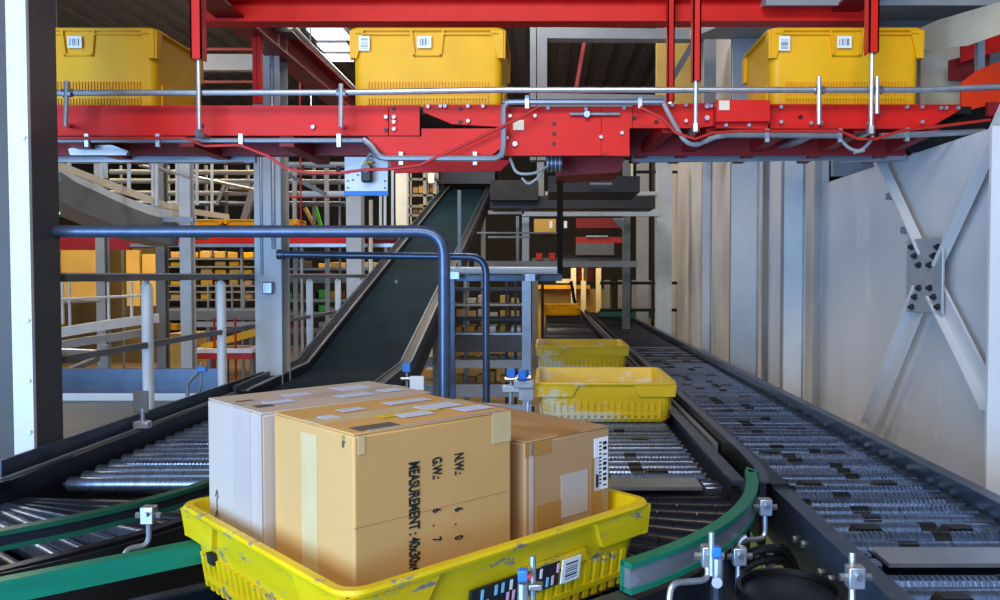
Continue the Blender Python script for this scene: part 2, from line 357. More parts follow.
# guard pipe with stanchions
YG = 3.20
gp = thing('guard_rail', 'thin steel guard pipe along the red overhead conveyor', 'rail', (0, YG, 2.1))
MB().tube([U(40, 93, YG), U(345, 92.5, YG), U(500, 90, YG), U(860, 90, YG), U(920, 90, YG), U(1010, 86.5, YG)], .012, 10).build('pipe', 'zinc', gp)
for px, y0, y1 in ((67, 81, 125), (341, 84, 126), (819, 77, 123), (877, 77, 112)):
    st = MB().tube([U(px, y0, YG - .02), U(px - 1.5 if px < 300 else px, y1, YG - .02), U(px + 2, y1 + 1, YF)], .0095, 8).build('stanchion', 'zinc', gp)
    MB().tube([U(px - 4, (93 if px < 400 else 90), YG - .01), U(px + 5, (93 if px < 400 else 90), YG - .01)], .017, 8).build('clamp', 'steel', st)
# conduit with clips
cd = thing('conduit', 'grey electrical conduit clipped beneath the red overhead conveyor', 'conduit', (0, YF - .05, 1.9))
YC = YF - .05
MB().tube([U(40, 140.5, YC), U(366, 140.5, YC)], .010, 8).build('conduit_pipe', 'alu', cd)
MB().tube(pipe_path([U(366, 141, YC), U(370, 143, YC), U(380, 158, YC - .02), U(500, 158.5, YC - .02), U(503.5, 150, YC - .02), U(503.5, 103, YC), U(510, 102, YC), U(663, 102, YC)], .03), .012, 8).build('conduit_pipe', 'alu', cd)
MB().tube(pipe_path([U(663, 102, YC), U(676, 128, YC), U(690, 149, YC), U(712, 138, YC), U(722, 135, YC), U(832, 135.5, YC)], .06), .0095, 8).build('flexible_conduit', 'cable_grey', cd)
MB().tube([U(720, 135, YC), U(838, 135.5, YC)], .012, 8).build('conduit_pipe', 'alu', cd)
MB().tube(pipe_path([U(838, 136, YC), U(852, 153, YC), U(866, 150, YC), U(873, 136, YC)], .05), .007, 8).build('flexible_conduit', 'cable_grey', cd)
MB().tube([U(880, 136, YC), U(985, 131.5, YC)], .012, 8).build('conduit_pipe', 'alu', cd)
for x, y in ((87, 140.5), (158, 140.5), (241, 140.5), (339, 140.5), (401, 158.5), (475, 158.5), (527, 102), (640, 102), (767, 135.5), (840, 135.5), (907, 134.5)):
    p = U(x, y, YC - .012); MB().box(p - Vector((.008, .006, .026)), p + Vector((.008, .012, .026))).build('clip', 'zinc', cd)
# red cables
k = thing('signal_cable', 'thin red cable sagging in front of the white sign', 'cable', U(345, 170, 3.2))
MB().tube([U(x, y, 3.22) for x, y in ((55, 138), (185, 138), (205, 146), (240, 145), (268, 156), (285, 168), (310, 173), (340, 173), (362, 170), (390, 169), (420, 165), (470, 142), (520, 118), (538, 107))], .006, 6).build('cable', 'cable_red', k)
k = thing('signal_cable', 'thin red cable looping under the red conveyor on the right', 'cable', U(700, 130, 3.2))
MB().tube([U(x, y, 3.20) for x, y in ((640, 107), (662, 118), (676, 133), (695, 139), (712, 133), (740, 131), (800, 131), (840, 131), (858, 139), (876, 139), (900, 131), (950, 125), (990, 120))], .006, 6).build('cable', 'cable_red', k)
# hangers
def hanger(label, px, w, y1, Y, yrod, left=True):
    p = U(px, y1, Y); t = thing('red_hanger', label, 'hanger', p, 'red hangers above the conveyor'); ww = w * Y / F
    k = MB(); k.box((p.x - ww/2, Y, p.z), (p.x + ww/2, Y + .006, 3.3)); k.box((p.x - ww/2, Y, p.z), (p.x - ww/2 + .006, Y + .05, 3.3)); k.box((p.x + ww/2 - .006, Y, p.z), (p.x + ww/2, Y + .05, 3.3))
    k.build('channel', 'red', t)
    q = U(px, yrod, Y); MB().tube([(p.x, Y + .02, q.z), (p.x, Y + .02, p.z + .25)], .009, 8).build('threaded_rod', 'zinc', t)
    n = MB().tube([(p.x, Y + .02, q.z - .02), (p.x, Y + .02, q.z + .012)], .016, 6).build('foot_nut', 'steel', t); MB().box((p.x - .014, Y + .03, q.z - .016), (p.x + .014, Y + .15, q.z)).build('foot_clamp', 'steel', n)
hanger('red hanger channel above the left overhead tote', 196, 11, 58.5, 3.16, 132)
hanger('red hanger channel with rod left of the right overhead tote', 697, 8, 80, 3.16, 126)
hanger('red hanger channel in front of the right overhead tote', 874, 10, 52, 3.14, 128)
hanger('slim red hanger further back under the roof beam', 671, 7, 101, 3.90, 104)
# roof beams (red)
def ibeam(k, p0, p1, w, h, tt=.012):
    k.bar(p0, p1, .012, h); up = Vector((0, 0, h / 2))
    k.bar(Vector(p0) + up, Vector(p1) + up, w, tt); k.bar(Vector(p0) - up, Vector(p1) - up, w, tt); return k
a = U(206, 12.5, 4.0); c2 = U(868, 12, 4.0)
tag(ibeam(MB(), a, c2, .10, .105).build('roof_beam', 'red'), 'red steel beam crossing above the overhead totes', 'beam')
tag(ibeam(MB(), (-1.57, 2.2, 2.80), (-1.57, 8.5, 2.80), .14, .15).build('roof_beam', 'dark_red'), 'dark red steel beam running back above the left tote', 'beam')
tag(ibeam(MB(), (1.47, 2.2, 2.83), (1.47, 4.8, 2.83), .14, .15).build('roof_beam', 'dark_red'), 'dark red steel beam at top right above the right tote', 'beam')
tag(MB().prism([U(218, 10, 4.3), U(236, 24, 4.3), U(217, 24, 4.3)], (0, .01, 0)).build('gusset_plate', 'red'), 'small red triangular plate beneath the dark red beam', 'plate')
t = thing('red_post', 'pair of slim red posts beside the pale column above the conveyor', 'post', U(256, 105, 4.3))
for px in (254.5, 259): MB().box(U(px - 1.6, 103, 4.3), U(px + 1.6, 34, 4.3) + Vector((0, .03, 0))).build('post_bar', 'red', t)
t = thing('ceiling_beam', 'long grey cable tray beside the skylights', 'beam', U(300, 60, 8))
MB().bar(U(283, 26, 4.6), U(352, 96, 8.5), .10, .06).build('tray', 'mid_grey', t)
MB().tube([U(290, 26, 4.6), U(362, 96, 8.5)], .02, 8).build('tray_pipe', 'zinc', t)
t = thing('ceiling_beam', 'grey ceiling truss chord above the left tote', 'beam', U(230, 65, 9))
MB().box(U(150, 54, 9.0), U(262, 70, 9.0) + Vector((0, .1, 0))).build('chord', 'grey_paint', t)
MB().bar(U(150, 49.5, 9.0), U(262, 49.5, 9.0), .03, .03).build('pipe', 'dark_red', t)
MB().bar(U(150, 82, 10.0), U(262, 82, 10.0), .03, .03).build('pipe', 'dark_red', t)
for i, (x0, x1, y0, y1, lab) in enumerate(((309, 345, 33, 43, 'nearest'), (319, 348, 47.5, 54, 'middle'), (323, 350, 58, 64, 'farthest'))):
    Ya = 3.5 * F / (275 - y0); Yb = 3.5 * F / (275 - y1); xa = (x0 - PX0) / F * Ya
    tag(MB().box((xa, Ya, 4.955), (xa + (x1 - x0) / F * Ya, Yb, 4.985)).build('skylight', 'skylight'), lab + ' bright skylight in the dark roof', 'skylight', 'roof skylights')
# grey steel portal behind the middle gap of the conveyor
t = thing('portal_frame', 'grey steel portal frame seen over the red conveyor', 'frame', U(600, 100, 6.5))
for poly in ([(537, 27), (706, 29), (706, 39), (537, 38)], [(704, 28), (716, 28), (716, 160), (704, 160)], [(537, 38), (547, 38), (547, 160), (537, 160)], [(547, 93), (668, 95), (668, 112), (547, 112)], [(530, 20), (536, 20), (536, 160), (530, 160)]):
    plate('member', poly, 6.5, .12, 'grey_paint', t)
MB().bar(U(670, 82, 6.7), U(694, 42, 6.7), .05, .05).build('knee_brace', 'mid_grey', t)
MB().bar(U(588, 20, 7), U(574, 100, 7), .03, .03).build('tie_bar', 'dark_red', t)
tag(MB().box(U(657, 28, 7.2), U(704, 110, 7.2) + Vector((0, .08, 0))).build('partition_panel', 'tan_panel'), 'drab tan panel behind the slim red hangers', 'panel')
# upper right: ceiling slab, white panel, orange chute
tag(MB().prism([(1.05, 3.9, 2.75), (1.05, 6.0, 3.2), (2.5, 6.0, 3.2), (2.5, 3.9, 2.75)], (0, 0, .06)).build('ceiling_duct', 'grey_paint'), 'grey sheet metal duct at the top right', 'duct')
tag(MB().prism([U(938, 20, 3.75), U(1040, -10, 2.9), U(1040, 20, 2.9), U(938, 32, 3.75)], (.0, .5, .05)).build('ceiling_duct', 'cream'), 'beige sloping duct casing at the top right corner', 'duct')
tag(MB().box((1.64, 4.62, 2.02), (3.15, 4.66, 4.2)).build('partition_panel', 'grey_paint'), 'tall grey sheet panel behind the right overhead tote', 'panel')
tag(MB().box(U(925, 30, 3.95), U(963, 110, 3.95) + Vector((0, .04, 0))).build('partition_panel', 'cream'), 'cream panel right of the right overhead tote', 'panel')
t = thing('transfer_chute', 'orange-red sloping chute at the right end of the overhead conveyor', 'chute', U(980, 100, 3.5))
plate('chute_side', [(962, 82), (978, 70), (1003, 60), (1050, 50), (1050, 94), (992, 104), (962, 112)], 3.5, .02, 'orange', t)
plate('chute_back', [(962, 45), (1050, 10), (1050, 36), (962, 62)], 3.8, .02, 'red', t)
plate('chute_back', [(950, 60), (990, 50), (990, 80), (950, 80)], 3.85, .02, 'dark_red', t)
plate('support_post', [(978, 40), (985, 38), (985, 70), (978, 72)], 3.6, .03, 'alu', t)
plate('chute_underside', [(944, 112), (962, 108), (1000, 100), (1050, 95), (1050, 150), (900, 152)], 3.75, .02, 'black', t)
plate('foot_plate', [(988, 102), (1010, 102), (1010, 116), (988, 116)], 3.4, .02, 'dark_red', t)

# ================================================================ TOTES
def rrect(L, Wd, r, z, n=5):
    pts = []
    for cx, cy, a0 in ((L/2 - r, Wd/2 - r, 0), (-L/2 + r, Wd/2 - r, 90), (-L/2 + r, -Wd/2 + r, 180), (L/2 - r, -Wd/2 + r, 270)):
        for i in range(n + 1):
            a = R(a0 + 90 * i / n); pts.append((cx + r * math.cos(a), cy + r * math.sin(a), z))
    return pts
def tote(label, L, Wd, H, m, group, band=.055, corner=.13, nr=17, rib_h=.4, taper=.035, holder=True, detail=True):
    t = thing('tote', label, 'tote', (0, 0, 0), group)
    lo = .02
    k = MB(); k.loft([rrect(L - 2*taper - lo, Wd - 2*taper - lo, .03, 0), rrect(L - 2*taper, Wd - 2*taper, .035, .012), rrect(L - .03, Wd - .03, .04, H - .012),
                      rrect(L - .004, Wd - .004, .045, H - .012), rrect(L, Wd, .045, H - .006), rrect(L - .006, Wd - .006, .045, H), rrect(L - .036, Wd - .036, .035, H), rrect(L - .042, Wd - .042, .035, H - .006),
                      rrect(L - 2*taper - .012, Wd - 2*taper - .012, .03, .014)])
    k.build('tub', m, t)
    # corner bands with slanted ends on all four sides
    def wallpt(side, u, z, out):
        f = z / H; hl = L/2 - taper + (taper - .015) * f + out; hw = Wd/2 - taper + (taper - .015) * f + out
        return {0: (u, -hw, z), 1: (u, hw, z), 2: (-hl, u, z), 3: (hl, u, z)}[side]
    for side in range(4):
        half = (L if side < 2 else Wd) / 2
        for sg in (-1, 1):
            us = half - corner; uo = half - .012
            poly = [(sg * uo, H - .010), (sg * (us - .03 * (band > .04)), H - .010), (sg * us, H - band), (sg * uo, H - band)]
            A = [wallpt(side, u, z, .012) for u, z in poly]; B = [wallpt(side, u, z, -.002) for u, z in poly]
            MB().loft([A, B]).build('corner_band', m, t)
        kk = MB(); n = nr if side < 2 else int(nr * Wd / L); span = half * 2 - .16
        for i in range(n):
            u = -span / 2 + span * i / (n - 1); w = span / n * .27
            A = [wallpt(side, uu, z, .007) for uu, z in ((u - w, .016), (u + w, .016), (u + w, H * rib_h), (u - w, H * rib_h))]
            B = [wallpt(side, uu, z, -.002) for uu, z in ((u - w, .016), (u + w, .016), (u + w, H * rib_h), (u - w, H * rib_h))]
            kk.loft([A, B])
        z = H * rib_h * .42
        kk.loft([[wallpt(side, uu, zz, o) for uu, zz in ((-span/2, z - .006), (span/2, z - .006), (span/2, z + .006), (-span/2, z + .006))] for o in (.008, -.002)])
        kk.build('ribs', m, t)
    t['_wp'] = 1
    t_wall[t.name] = wallpt
    return t
t_wall = {}
def barcode(t, side, u, z, w, h, vertical=False, name='barcode_label'):
    wp_ = t_wall[t.name]
    o = MB().loft([[wp_(side, uu, zz, oo) for uu, zz in ((u - w/2, z - h/2), (u + w/2, z - h/2), (u + w/2, z + h/2), (u - w/2, z + h/2))] for oo in (.0145, .011)]).build(name, 'paper', t)
    k = MB(); n = 7
    for i in range(n):
        bw = random.choice((.02, .035, .06))
        if vertical: q = [(u - w*.33, z - h*.36 + h*.72*i/n), (u + w*.33, z - h*.36 + h*.72*i/n), (u + w*.33, z - h*.36 + h*.72*i/n + h*bw), (u - w*.33, z - h*.36 + h*.72*i/n + h*bw)]
        else: q = [(u - w*.36 + w*.72*i/n, z - h*.3), (u - w*.36 + w*.72*i/n + w*bw, z - h*.3), (u - w*.36 + w*.72*i/n + w*bw, z + h*.3), (u - w*.36 + w*.72*i/n, z + h*.3)]
        k.loft([[wp_(side, a, c, oo) for a, c in q] for oo in (.0152, .014)])
    k.build('barcode', 'ink', o)
G1 = 'deep yellow totes on the overhead conveyor'
Yt = YF + .06 + .25
def over_tote(label, xc):
    t = tote(label, .66, .48, .335, 'yellow', G1, band=.125, corner=.036, nr=40, rib_h=.34, taper=.020)
    wp_ = t_wall[t.name]
    # label holder: trapezoid frame in the middle of the near side
    k = MB(); H = .335
    for q in (((-.072, H - .01), (-.062, H - .01), (-.05, H - .115), (-.06, H - .115)), ((.072, H - .01), (.062, H - .01), (.05, H - .115), (.06, H - .115)), ((-.06, H - .107), (.06, H - .107), (.06, H - .115), (-.06, H - .115)),
              ((-.30, H - .028), (-.07, H - .028), (-.07, H - .022), (-.30, H - .022)), ((.07, H - .028), (.30, H - .028), (.30, H - .022), (.07, H - .022))):
        k.loft([[wp_(0, a, c, oo) for a, c in q] for oo in (.012, -.002)])
    k.build('label_holder', 'yellow', t)
    barcode(t, 0, -.012, H - .06, .06, .048)
    t.location = (xc, Yt, 2.147); return t
ot = over_tote('yellow tote on the overhead conveyor, half hidden by the left column', -1.645 - .32)
ot = over_tote('yellow tote in the middle of the overhead conveyor', -.505); barcode(ot, 0, -.262, .270, .045, .06, True)
ot = over_tote('yellow tote at the right on the overhead conveyor', 1.25); barcode(ot, 0, -.262, .270, .045, .06, True)

TL, TW, TH = .62, .645, .185
YAW = 44
ZR = .780
G2 = 'low yellow totes on the roller lines'
CT, ST = math.cos(R(YAW)), math.sin(R(YAW))
ft = tote('worn low yellow tote in the foreground holding three cartons', .75, .70, TH, 'yellow_worn', G2, nr=23, rib_h=.5, corner=.155, band=.07, taper=.042)
TC = (-.280, 1.700)
ft.location = (TC[0], TC[1], ZR + .001); ft.rotation_euler = (0, 0, R(YAW))
wp_ = t_wall[ft.name]
# black label strip with coloured bars on the near side, barcode sticker
ls = MB().loft([[wp_(0, u, z, o) for u, z in ((-.12, .070), (.098, .070), (.098, .118), (-.12, .118))] for o in (.011, .004)]).build('label_strip', 'ink', ft)
for m_, rows in (('paper', [(-.115, 0), (-.03, 1), (.045, 1)]), ('cyan', [(-.098, 1), (-.085, 0), (-.066, 1), (-.050, 1), (.020, 1), (.064, 0)]), ('pink', [(-.036, 0), (-.022, 0), (-.008, 0), (.010, 0), (.030, 0), (.078, 0), (.090, 1)])):
    for u, r_ in rows:
        z = .074 + .022 * r_; MB().loft([[wp_(0, uu, zz, o) for uu, zz in ((u, z), (u + .006, z), (u + .006, z + .019), (u, z + .019))] for o in (.012, .0105)]).build('colour_bar', m_, ls)
barcode(ft, 0, .128, .094, .05, .048, True)
MB().loft([[wp_(2, u, z, o) for u, z in ((-.05 + .25, .082), (-.025 + .25, .082), (-.025 + .25, .105), (-.05 + .25, .105))] for o in (.0132, .002)]).build('latch_hole', 'ink', ft)
MB().loft([[wp_(0, u, z, o) for u, z in ((.18, .10), (.0, .10), (.0, .125), (.17, .125))] for o in (.009, .002)]).build('grip_panel', 'yellow_worn', ft)

for i, (lab, X, Y, m_) in enumerate((('empty low yellow tote on the roller line just behind the cartons', .262, 3.58 + TL/2, 'yellow_worn_sheen'),
                                  ('empty low yellow tote further back, second on the middle roller line', .235, 5.42 + TL/2, 'yellow_worn_sheen'),
                                  ('distant brownish yellow tote at the far end of the middle roller line', .22, 13.4, 'yellow'))):
    t = tote(lab, TL, TW, TH, m_, G2, nr=17, rib_h=.5, corner=.17, band=.065)
    t.location = (X, Y, ZR + .001); t.rotation_euler = (0, 0, R(-90))

# ================================================================ CARTONS in the foreground tote (tote frame: u along, v across)
def T2W(u, v, z): return (TC[0] + CT * u - ST * v, TC[1] + ST * u + CT * v, z)
def carton(label, u0, u1, v0, v1, z1, m_):
    zb = ZR + .018
    t = thing('cardboard_box', label, 'box', T2W(u0, v0, zb)); t.rotation_euler = (0, 0, R(YAW)); t['_o'] = [0, 0, 0]
    Lu, Lv, H = u1 - u0, v1 - v0, z1 - zb
    # body with slightly bulging top flaps
    k = MB(); k.box((0, 0, 0), (Lu, Lv, H - .004)); k.build('carton_body', m_, t, .004)
    for a, c2 in ((.001, Lv/2 - .0015), (Lv/2 + .0015, Lv - .001)):
        MB().box((.001, a, H - .004), (Lu - .001, c2, H)).build('top_flap', m_, t, .0015)
    return t, Lu, Lv, H
def slab(t, name, m_, face, a0, a1, b0, b1, dims, th=.0008, parent=None, lift=0.):
    Lu, Lv, H = dims; e = .0004 + lift
    k = MB()
    if face == 'u': k.box((a0, -e - th, b0), (a1, -e + .0002, b1))          # near-right face
    elif face == 'v': k.box((-e - th, a0, b0), (-e + .0002, a1, b1))        # near-left face
    else: k.box((a0, b0, H + e - .0002), (a1, b1, H + e + th))
    return k.build(name, m_, parent or t)
# A: front carton with print
A, Lu, Lv, H = carton('tan carton printed MEASUREMENT at the front of the foreground tote', -.305, .038, -.261, .030, 1.190, 'card_tan'); D = (Lu, Lv, H)
slab(A, 'tape', 'tape', 'v', Lv*.42, Lv*.62, .0, H - .02, D)
slab(A, 'tape', 'tape', 'top', 0.0, Lu, Lv*.40, Lv*.60, D)
slab(A, 'tape_tab', 'tape', 'u', Lu*.86, Lu - .002, H - .06, H - .002, D)
slab(A, 'tape_tab', 'tape', 'u', .008, Lu*.06, H - .036, H - .004, D)
for i, (x, y, w, h, m_) in enumerate(((.09, .19, .05, .03, 'paper_blue'), (.20, .20, .10, .035, 'paper_blue'), (.22, .10, .085, .05, 'paper_blue'), (.26, .035, .07, .045, 'paper_blue'), (.14, .06, .07, .04, 'paper_blue'), (.03, .15, .03, .03, 'paper_blue'))):
    slab(A, 'paper_scrap', m_, 'top', x, x + w, y, y + h, D, lift=.0012)
slab(A, 'yellow_strip', 'yellow_worn', 'top', .11, .24, .085, .115, D, lift=.001)
slab(A, 'stain', 'ink_faded', 'top', .02, .10, .012, .05, D, lift=.0002, th=.0003)
slab(A, 'edge_strip', 'tape_clear', 'top', .03, Lu - .02, .001, .008, D, lift=.0002)
rt = (R(90), R(90), 0)
def face_text(s_, u, ztop, size): text_part(s_, size, 'ink', A, (u, -.0012, ztop), (R(90), R(90), 0))
face_text('MEASUREMENT : 40x30x4', .107, H - .064, .0310)
face_text('G.W.:', .157, H - .064, .0285); face_text('6', .157, H - .156, .0255); face_text('.', .157, H - .184, .0255); face_text('7', .157, H - .208, .0255)
face_text('N.W.:', .206, H - .064, .0285); face_text('6', .206, H - .164, .0255); face_text('.', .206, H - .192, .0255); face_text('0', .206, H - .216, .0255)
text_part('11 Box', .013, 'ink_faded', A, (-.0012, .035, H - .006), (R(90), R(90), R(-90)))
MB().box((.0, -.0007, H*.60), (Lu, .0, H*.603)).build('crease_line', 'card_brown', A)
# B: greyish carton
B, Lu, Lv, H = carton('greyish carton at the back left of the foreground tote', -.326, .066, .036, .298, 1.190, 'card_grey'); D = (Lu, Lv, H)
slab(B, 'tape', 'tape_clear', 'v', .05, .13, .10, H - .003, D); slab(B, 'tape', 'tape_clear', 'v', .0, .018, .0, H - .003, D)
slab(B, 'tape', 'tape_clear', 'top', 0, Lu, .09, .15, D)
for x, y, w, h in ((.05, .08, .06, .03), (.12, .15, .06, .03), (.20, .05, .08, .045), (.25, .15, .08, .05), (.31, .06, .05, .04)): slab(B, 'paper_scrap', 'paper_blue', 'top', x, x + w, y, y + h, D, lift=.0012)
slab(B, 'stain', 'ink_faded', 'top', .02, .055, .06, .17, D, lift=.0002, th=.0003)
k = MB()
for p, q in (((.20, .13), (.215, .165)), ((.23, .13), (.215, .165)), ((.215, .165), (.215, .19)), ((.20, .085), (.215, .12)), ((.23, .085), (.215, .12)), ((.203, .09), (.227, .09)), ((.215, .12), (.215, .10)), ((.208, .19), (.215, .205)), ((.222, .19), (.215, .205))):
    k.bar((-.0008, p[0], p[1]), (-.0008, q[0], q[1]), .0012, .003, up=(1, 0, 0))
k.build('printed_mark', 'ink_faded', B)
# C: brown carton at right with shipping label
C, Lu, Lv, H = carton('brown carton with white shipping label at the right of the foreground tote', .075, .325, -.260, .262, 1.121, 'card_brown'); D = (Lu, Lv, H)
sl = slab(C, 'shipping_label', 'paper', 'u', Lu*.80, Lu*.975, H - .135, H - .022, D)
k = MB()
for i in range(9): k.box((Lu*.91, -.0019, H - .128 + .0112*i), (Lu*.955, -.001, H - .128 + .0112*i + random.choice((.003, .005, .007))))
for i in range(12): k.box((Lu*.86, -.0019, H - .122 + .008*i), (Lu*.89, -.001, H - .119 + .008*i))
k.box((Lu*.82, -.0019, H - .128), (Lu*.85, -.001, H - .10))
k.build('label_print', 'ink', sl)
slab(C, 'tape', 'tape_clear', 'u', .012, .022, .05, H - .005, D); slab(C, 'tape', 'tape_brown', 'u', .03, .10, .14, .19, D)
slab(C, 'tape', 'tape_clear', 'u', .10, .18, .15, .24, D); slab(C, 'tape', 'tape_brown', 'u', .0, .07, H - .03, H - .003, D); slab(C, 'tape', 'tape_brown', 'u', .19, .22, .12, .26, D)
slab(C, 'tape', 'tape_brown', 'top', Lu*.36, Lu*.62, .0, Lv, D)

# ================================================================ ROLLER MESHES
RR = .0245; ZA = ZR - RR
def roller_profiles(L):
    h = L / 2; ends = lambda mid: [(-h - .02, .006), (-h, .006), (-h, RR * .9)] + mid + [(h, RR * .9), (h, .006), (h + .02, .006)]
    plain = ends([(-h + .002, RR), (h - .002, RR)])
    x = -h * .72; g = []
    while x < h * .8:
        g += [(x, RR), (x + .008, RR), (x + .0085, RR * .86), (x + .0125, RR * .86), (x + .013, RR)]; x += .0135
    ridged = ends([(-h + .002, RR), (-h * .86, RR), (-h * .86, RR * .8), (-h * .80, RR * .8), (-h * .80, RR)] + g + [(h * .86, RR), (h - .002, RR)])
    return plain, ridged
def coll(L, xs, w, r):
    k = MB()
    for x in xs: k.loft([[(xx, rr * math.cos(2*math.pi*i/12), rr * math.sin(2*math.pi*i/12)) for i in range(12)] for xx, rr in ((x - w/2, RR*.9), (x - w/2, r), (x + w/2, r), (x + w/2, RR*.9))])
    return k.mesh('collar', 'black')
def wedge_mesh():
    k = MB(); k.prism([(-.055, -.02, .0), (-.03, -.02, .03), (.03, -.02, .03), (.055, -.02, .0)], (0, .04, 0)); return k.mesh('pusher_block', 'black')
WEDGE = wedge_mesh()
def roller_bed(t, x0, x1, y0, y1, pitch, seed, plates=(), wedge_every=6, far=7.5):
    rnd = random.Random(seed); L = x1 - x0; p, r = roller_profiles(L)
    mp = lathe_x(p, 14); mr = lathe_x(r, 10); md = lathe_x(p, 8, 'black_sleeve_dim')
    cA = coll(L, (-L * .36,), .022, RR * 1.03); cB = coll(L, (L * .1,), .045, RR * 1.04); cC = coll(L, (-L*.12,), .05, RR * 1.02)
    n = int((y1 - y0) / pitch); xc = (x0 + x1) / 2
    for i in range(n):
        y = y0 + pitch * (i + .5)
        if any(a <= y <= c for a, c in plates): continue
        k = rnd.random(); kind = 'p' if k < .36 else 'r'
        o = inst('roller', md if y > far or (y > far - 1.5 and i % 3) else mp if kind == 'p' else mr, t, (xc, y, ZA), (rnd.random() * 6, 0, 0)); o['_o'] = [xc, y, ZA]  # far rollers turn black: dimness of the far end put into colour
        if y < 7:
            q = rnd.random(); c = inst('collar', cA if q < .45 else cB if q < .7 else cC, o, (xc, y, ZA))
        if i % wedge_every == 2 and y < 8:
            for dx in (-L * .22, L * .22): inst('pusher_block', WEDGE, t, (xc + dx, y + pitch / 2, ZR - .028))
def chan(sgn, z0, z1, fl=.045, th=.006):
    """channel profile for sweep: web at 0, flanges towards sgn"""
    s_ = sgn
    return [(0, z0), (s_ * fl, z0), (s_ * fl, z0 + th), (s_ * th, z0 + th), (s_ * th, z1 - th), (s_ * fl, z1 - th), (s_ * fl, z1), (0, z1)]
def leg_pair(t, x0, x1, y, ztop, m='frame_grey'):
    for x in (x0, x1):
        lg = MB().box((x - .02, y - .02, .01), (x + .02, y + .02, ztop)).build('leg', m, t)
        MB().box((x - .045, y - .045, 0), (x + .045, y + .045, .01)).build('foot_plate', m, lg)
    MB().box((x0 + .02, y - .012, .30), (x1 - .02, y + .012, .34)).build('leg_brace', m, t)

# ---- right roller conveyor
rc = thing('roller_conveyor', 'long straight roller conveyor running beside the grey right wall', 'conveyor', (.95, 6, 0))
X0, X1, Ya, Yb = .665, 1.262, 1.30, 14.6
MB().sweep([(X0, Yb), (X0, Ya)], chan(1, .66, .822)).build('side_frame', 'frame_grey', rc)
MB().sweep([(X1, Yb), (X1, Ya)], chan(-1, .66, .835)).build('side_frame', 'frame_grey', rc)
MB().box((X0 - .004, 2.35, .822), (X0 + .05, 12.4, .832)).build('wear_strip', 'frame_dark', rc)
for y, dz in ((1.62, .72), (1.86, .735), (1.93, .725), (2.06, .75), (2.13, .74), (2.6, .74)):
    MB().tube([(X0 + .002, y, dz), (X0 - .007, y, dz)], .010, 6).build('frame_bolt', 'zinc', rc)
MB().box((X0 + .05, Ya, .69), (X1 - .05, Yb, .70)).build('bottom_tray', 'frame_dark', rc)
roller_bed(rc, X0 + .03, X1 - .02, 1.42, 14.5, .0765, 3, plates=((1.83, 1.97),))
MB().box((X0 + .13, 1.845, ZR - .012), (X1 - .03, 1.955, ZR - .002)).build('cover_plate', 'alu', rc)
MB().box((X0 + .03, 1.85, ZA - .01), (X0 + .12, 1.89, ZA + .02)).build('roller_stub', 'roller_steel', rc, .006)
MB().box((X0 + .03, 1.91, ZA - .01), (X0 + .12, 1.95, ZA + .02)).build('roller_stub', 'roller_steel', rc, .006)
for y in (1.5, 3.4, 5.6, 8, 10.4): leg_pair(rc, X0 + .03, X1 - .03, y, .66)
# ---- middle roller conveyor
mc = thing('roller_conveyor', 'middle straight roller conveyor carrying the empty yellow totes', 'conveyor', (.27, 6, 0))
M0, M1 = -.045, .59
MB().sweep([(M0, 14.6), (M0, 2.50)], chan(1, .66, .80, .03)).build('side_frame', 'frame_grey', mc)
MB().sweep([(M1, 14.6), (M1, 2.38)], chan(-1, .66, .835, .04)).build('side_frame', 'frame_grey', mc)
MB().box((M1 + .012, 2.9, .80), (M1 + .03, 12.4, .838)).build('guide_strip', 'alu', mc)
MB().box((M0 + .05, 2.5, .68), (M1 - .05, 14.6, .69)).build('bottom_tray', 'frame_dark', mc)
roller_bed(mc, M0 + .02, M1 - .06, 2.50, 14.5, .0765, 11, plates=((2.50, 2.64),), wedge_every=7, far=5.6)
MB().box((M0 + .03, 2.515, ZR - .012), (M1 - .10, 2.63, ZR - .002)).build('cover_plate', 'alu', mc)
MB().box((M1 - .09, 2.53, ZA - .01), (M1 - .03, 2.56, ZA + .02)).build('roller_stub', 'roller_steel', mc, .006)
MB().box((M1 - .09, 2.58, ZA - .01), (M1 - .03, 2.61, ZA + .02)).build('roller_stub', 'roller_steel', mc, .006)
for y in (2.9, 5.2, 7.6, 10): leg_pair(mc, M0 + .03, M1 - .03, y, .66)
# guard plate between the two lines, ending in a rounded lip
t = thing('divider_guard', 'dark metal guard plate between the middle and right roller lines', 'guard', (.635, 2.4, .7))
MB().sweep([(.638, 6.5), (.638, 2.6), (.632, 2.42), (.618, 2.30), (.600, 2.22)], [(-.008, .66), (.010, .66), (.010, .868), (-.008, .868)]).build('guard_plate', 'frame_dark', t)
MB().sweep([(.638, 6.5), (.638, 2.6), (.632, 2.42), (.618, 2.30), (.600, 2.22)], [(-.010, .868), (.018, .868), (.018, .874), (-.010, .874)]).build('top_lip', 'frame_grey', t)

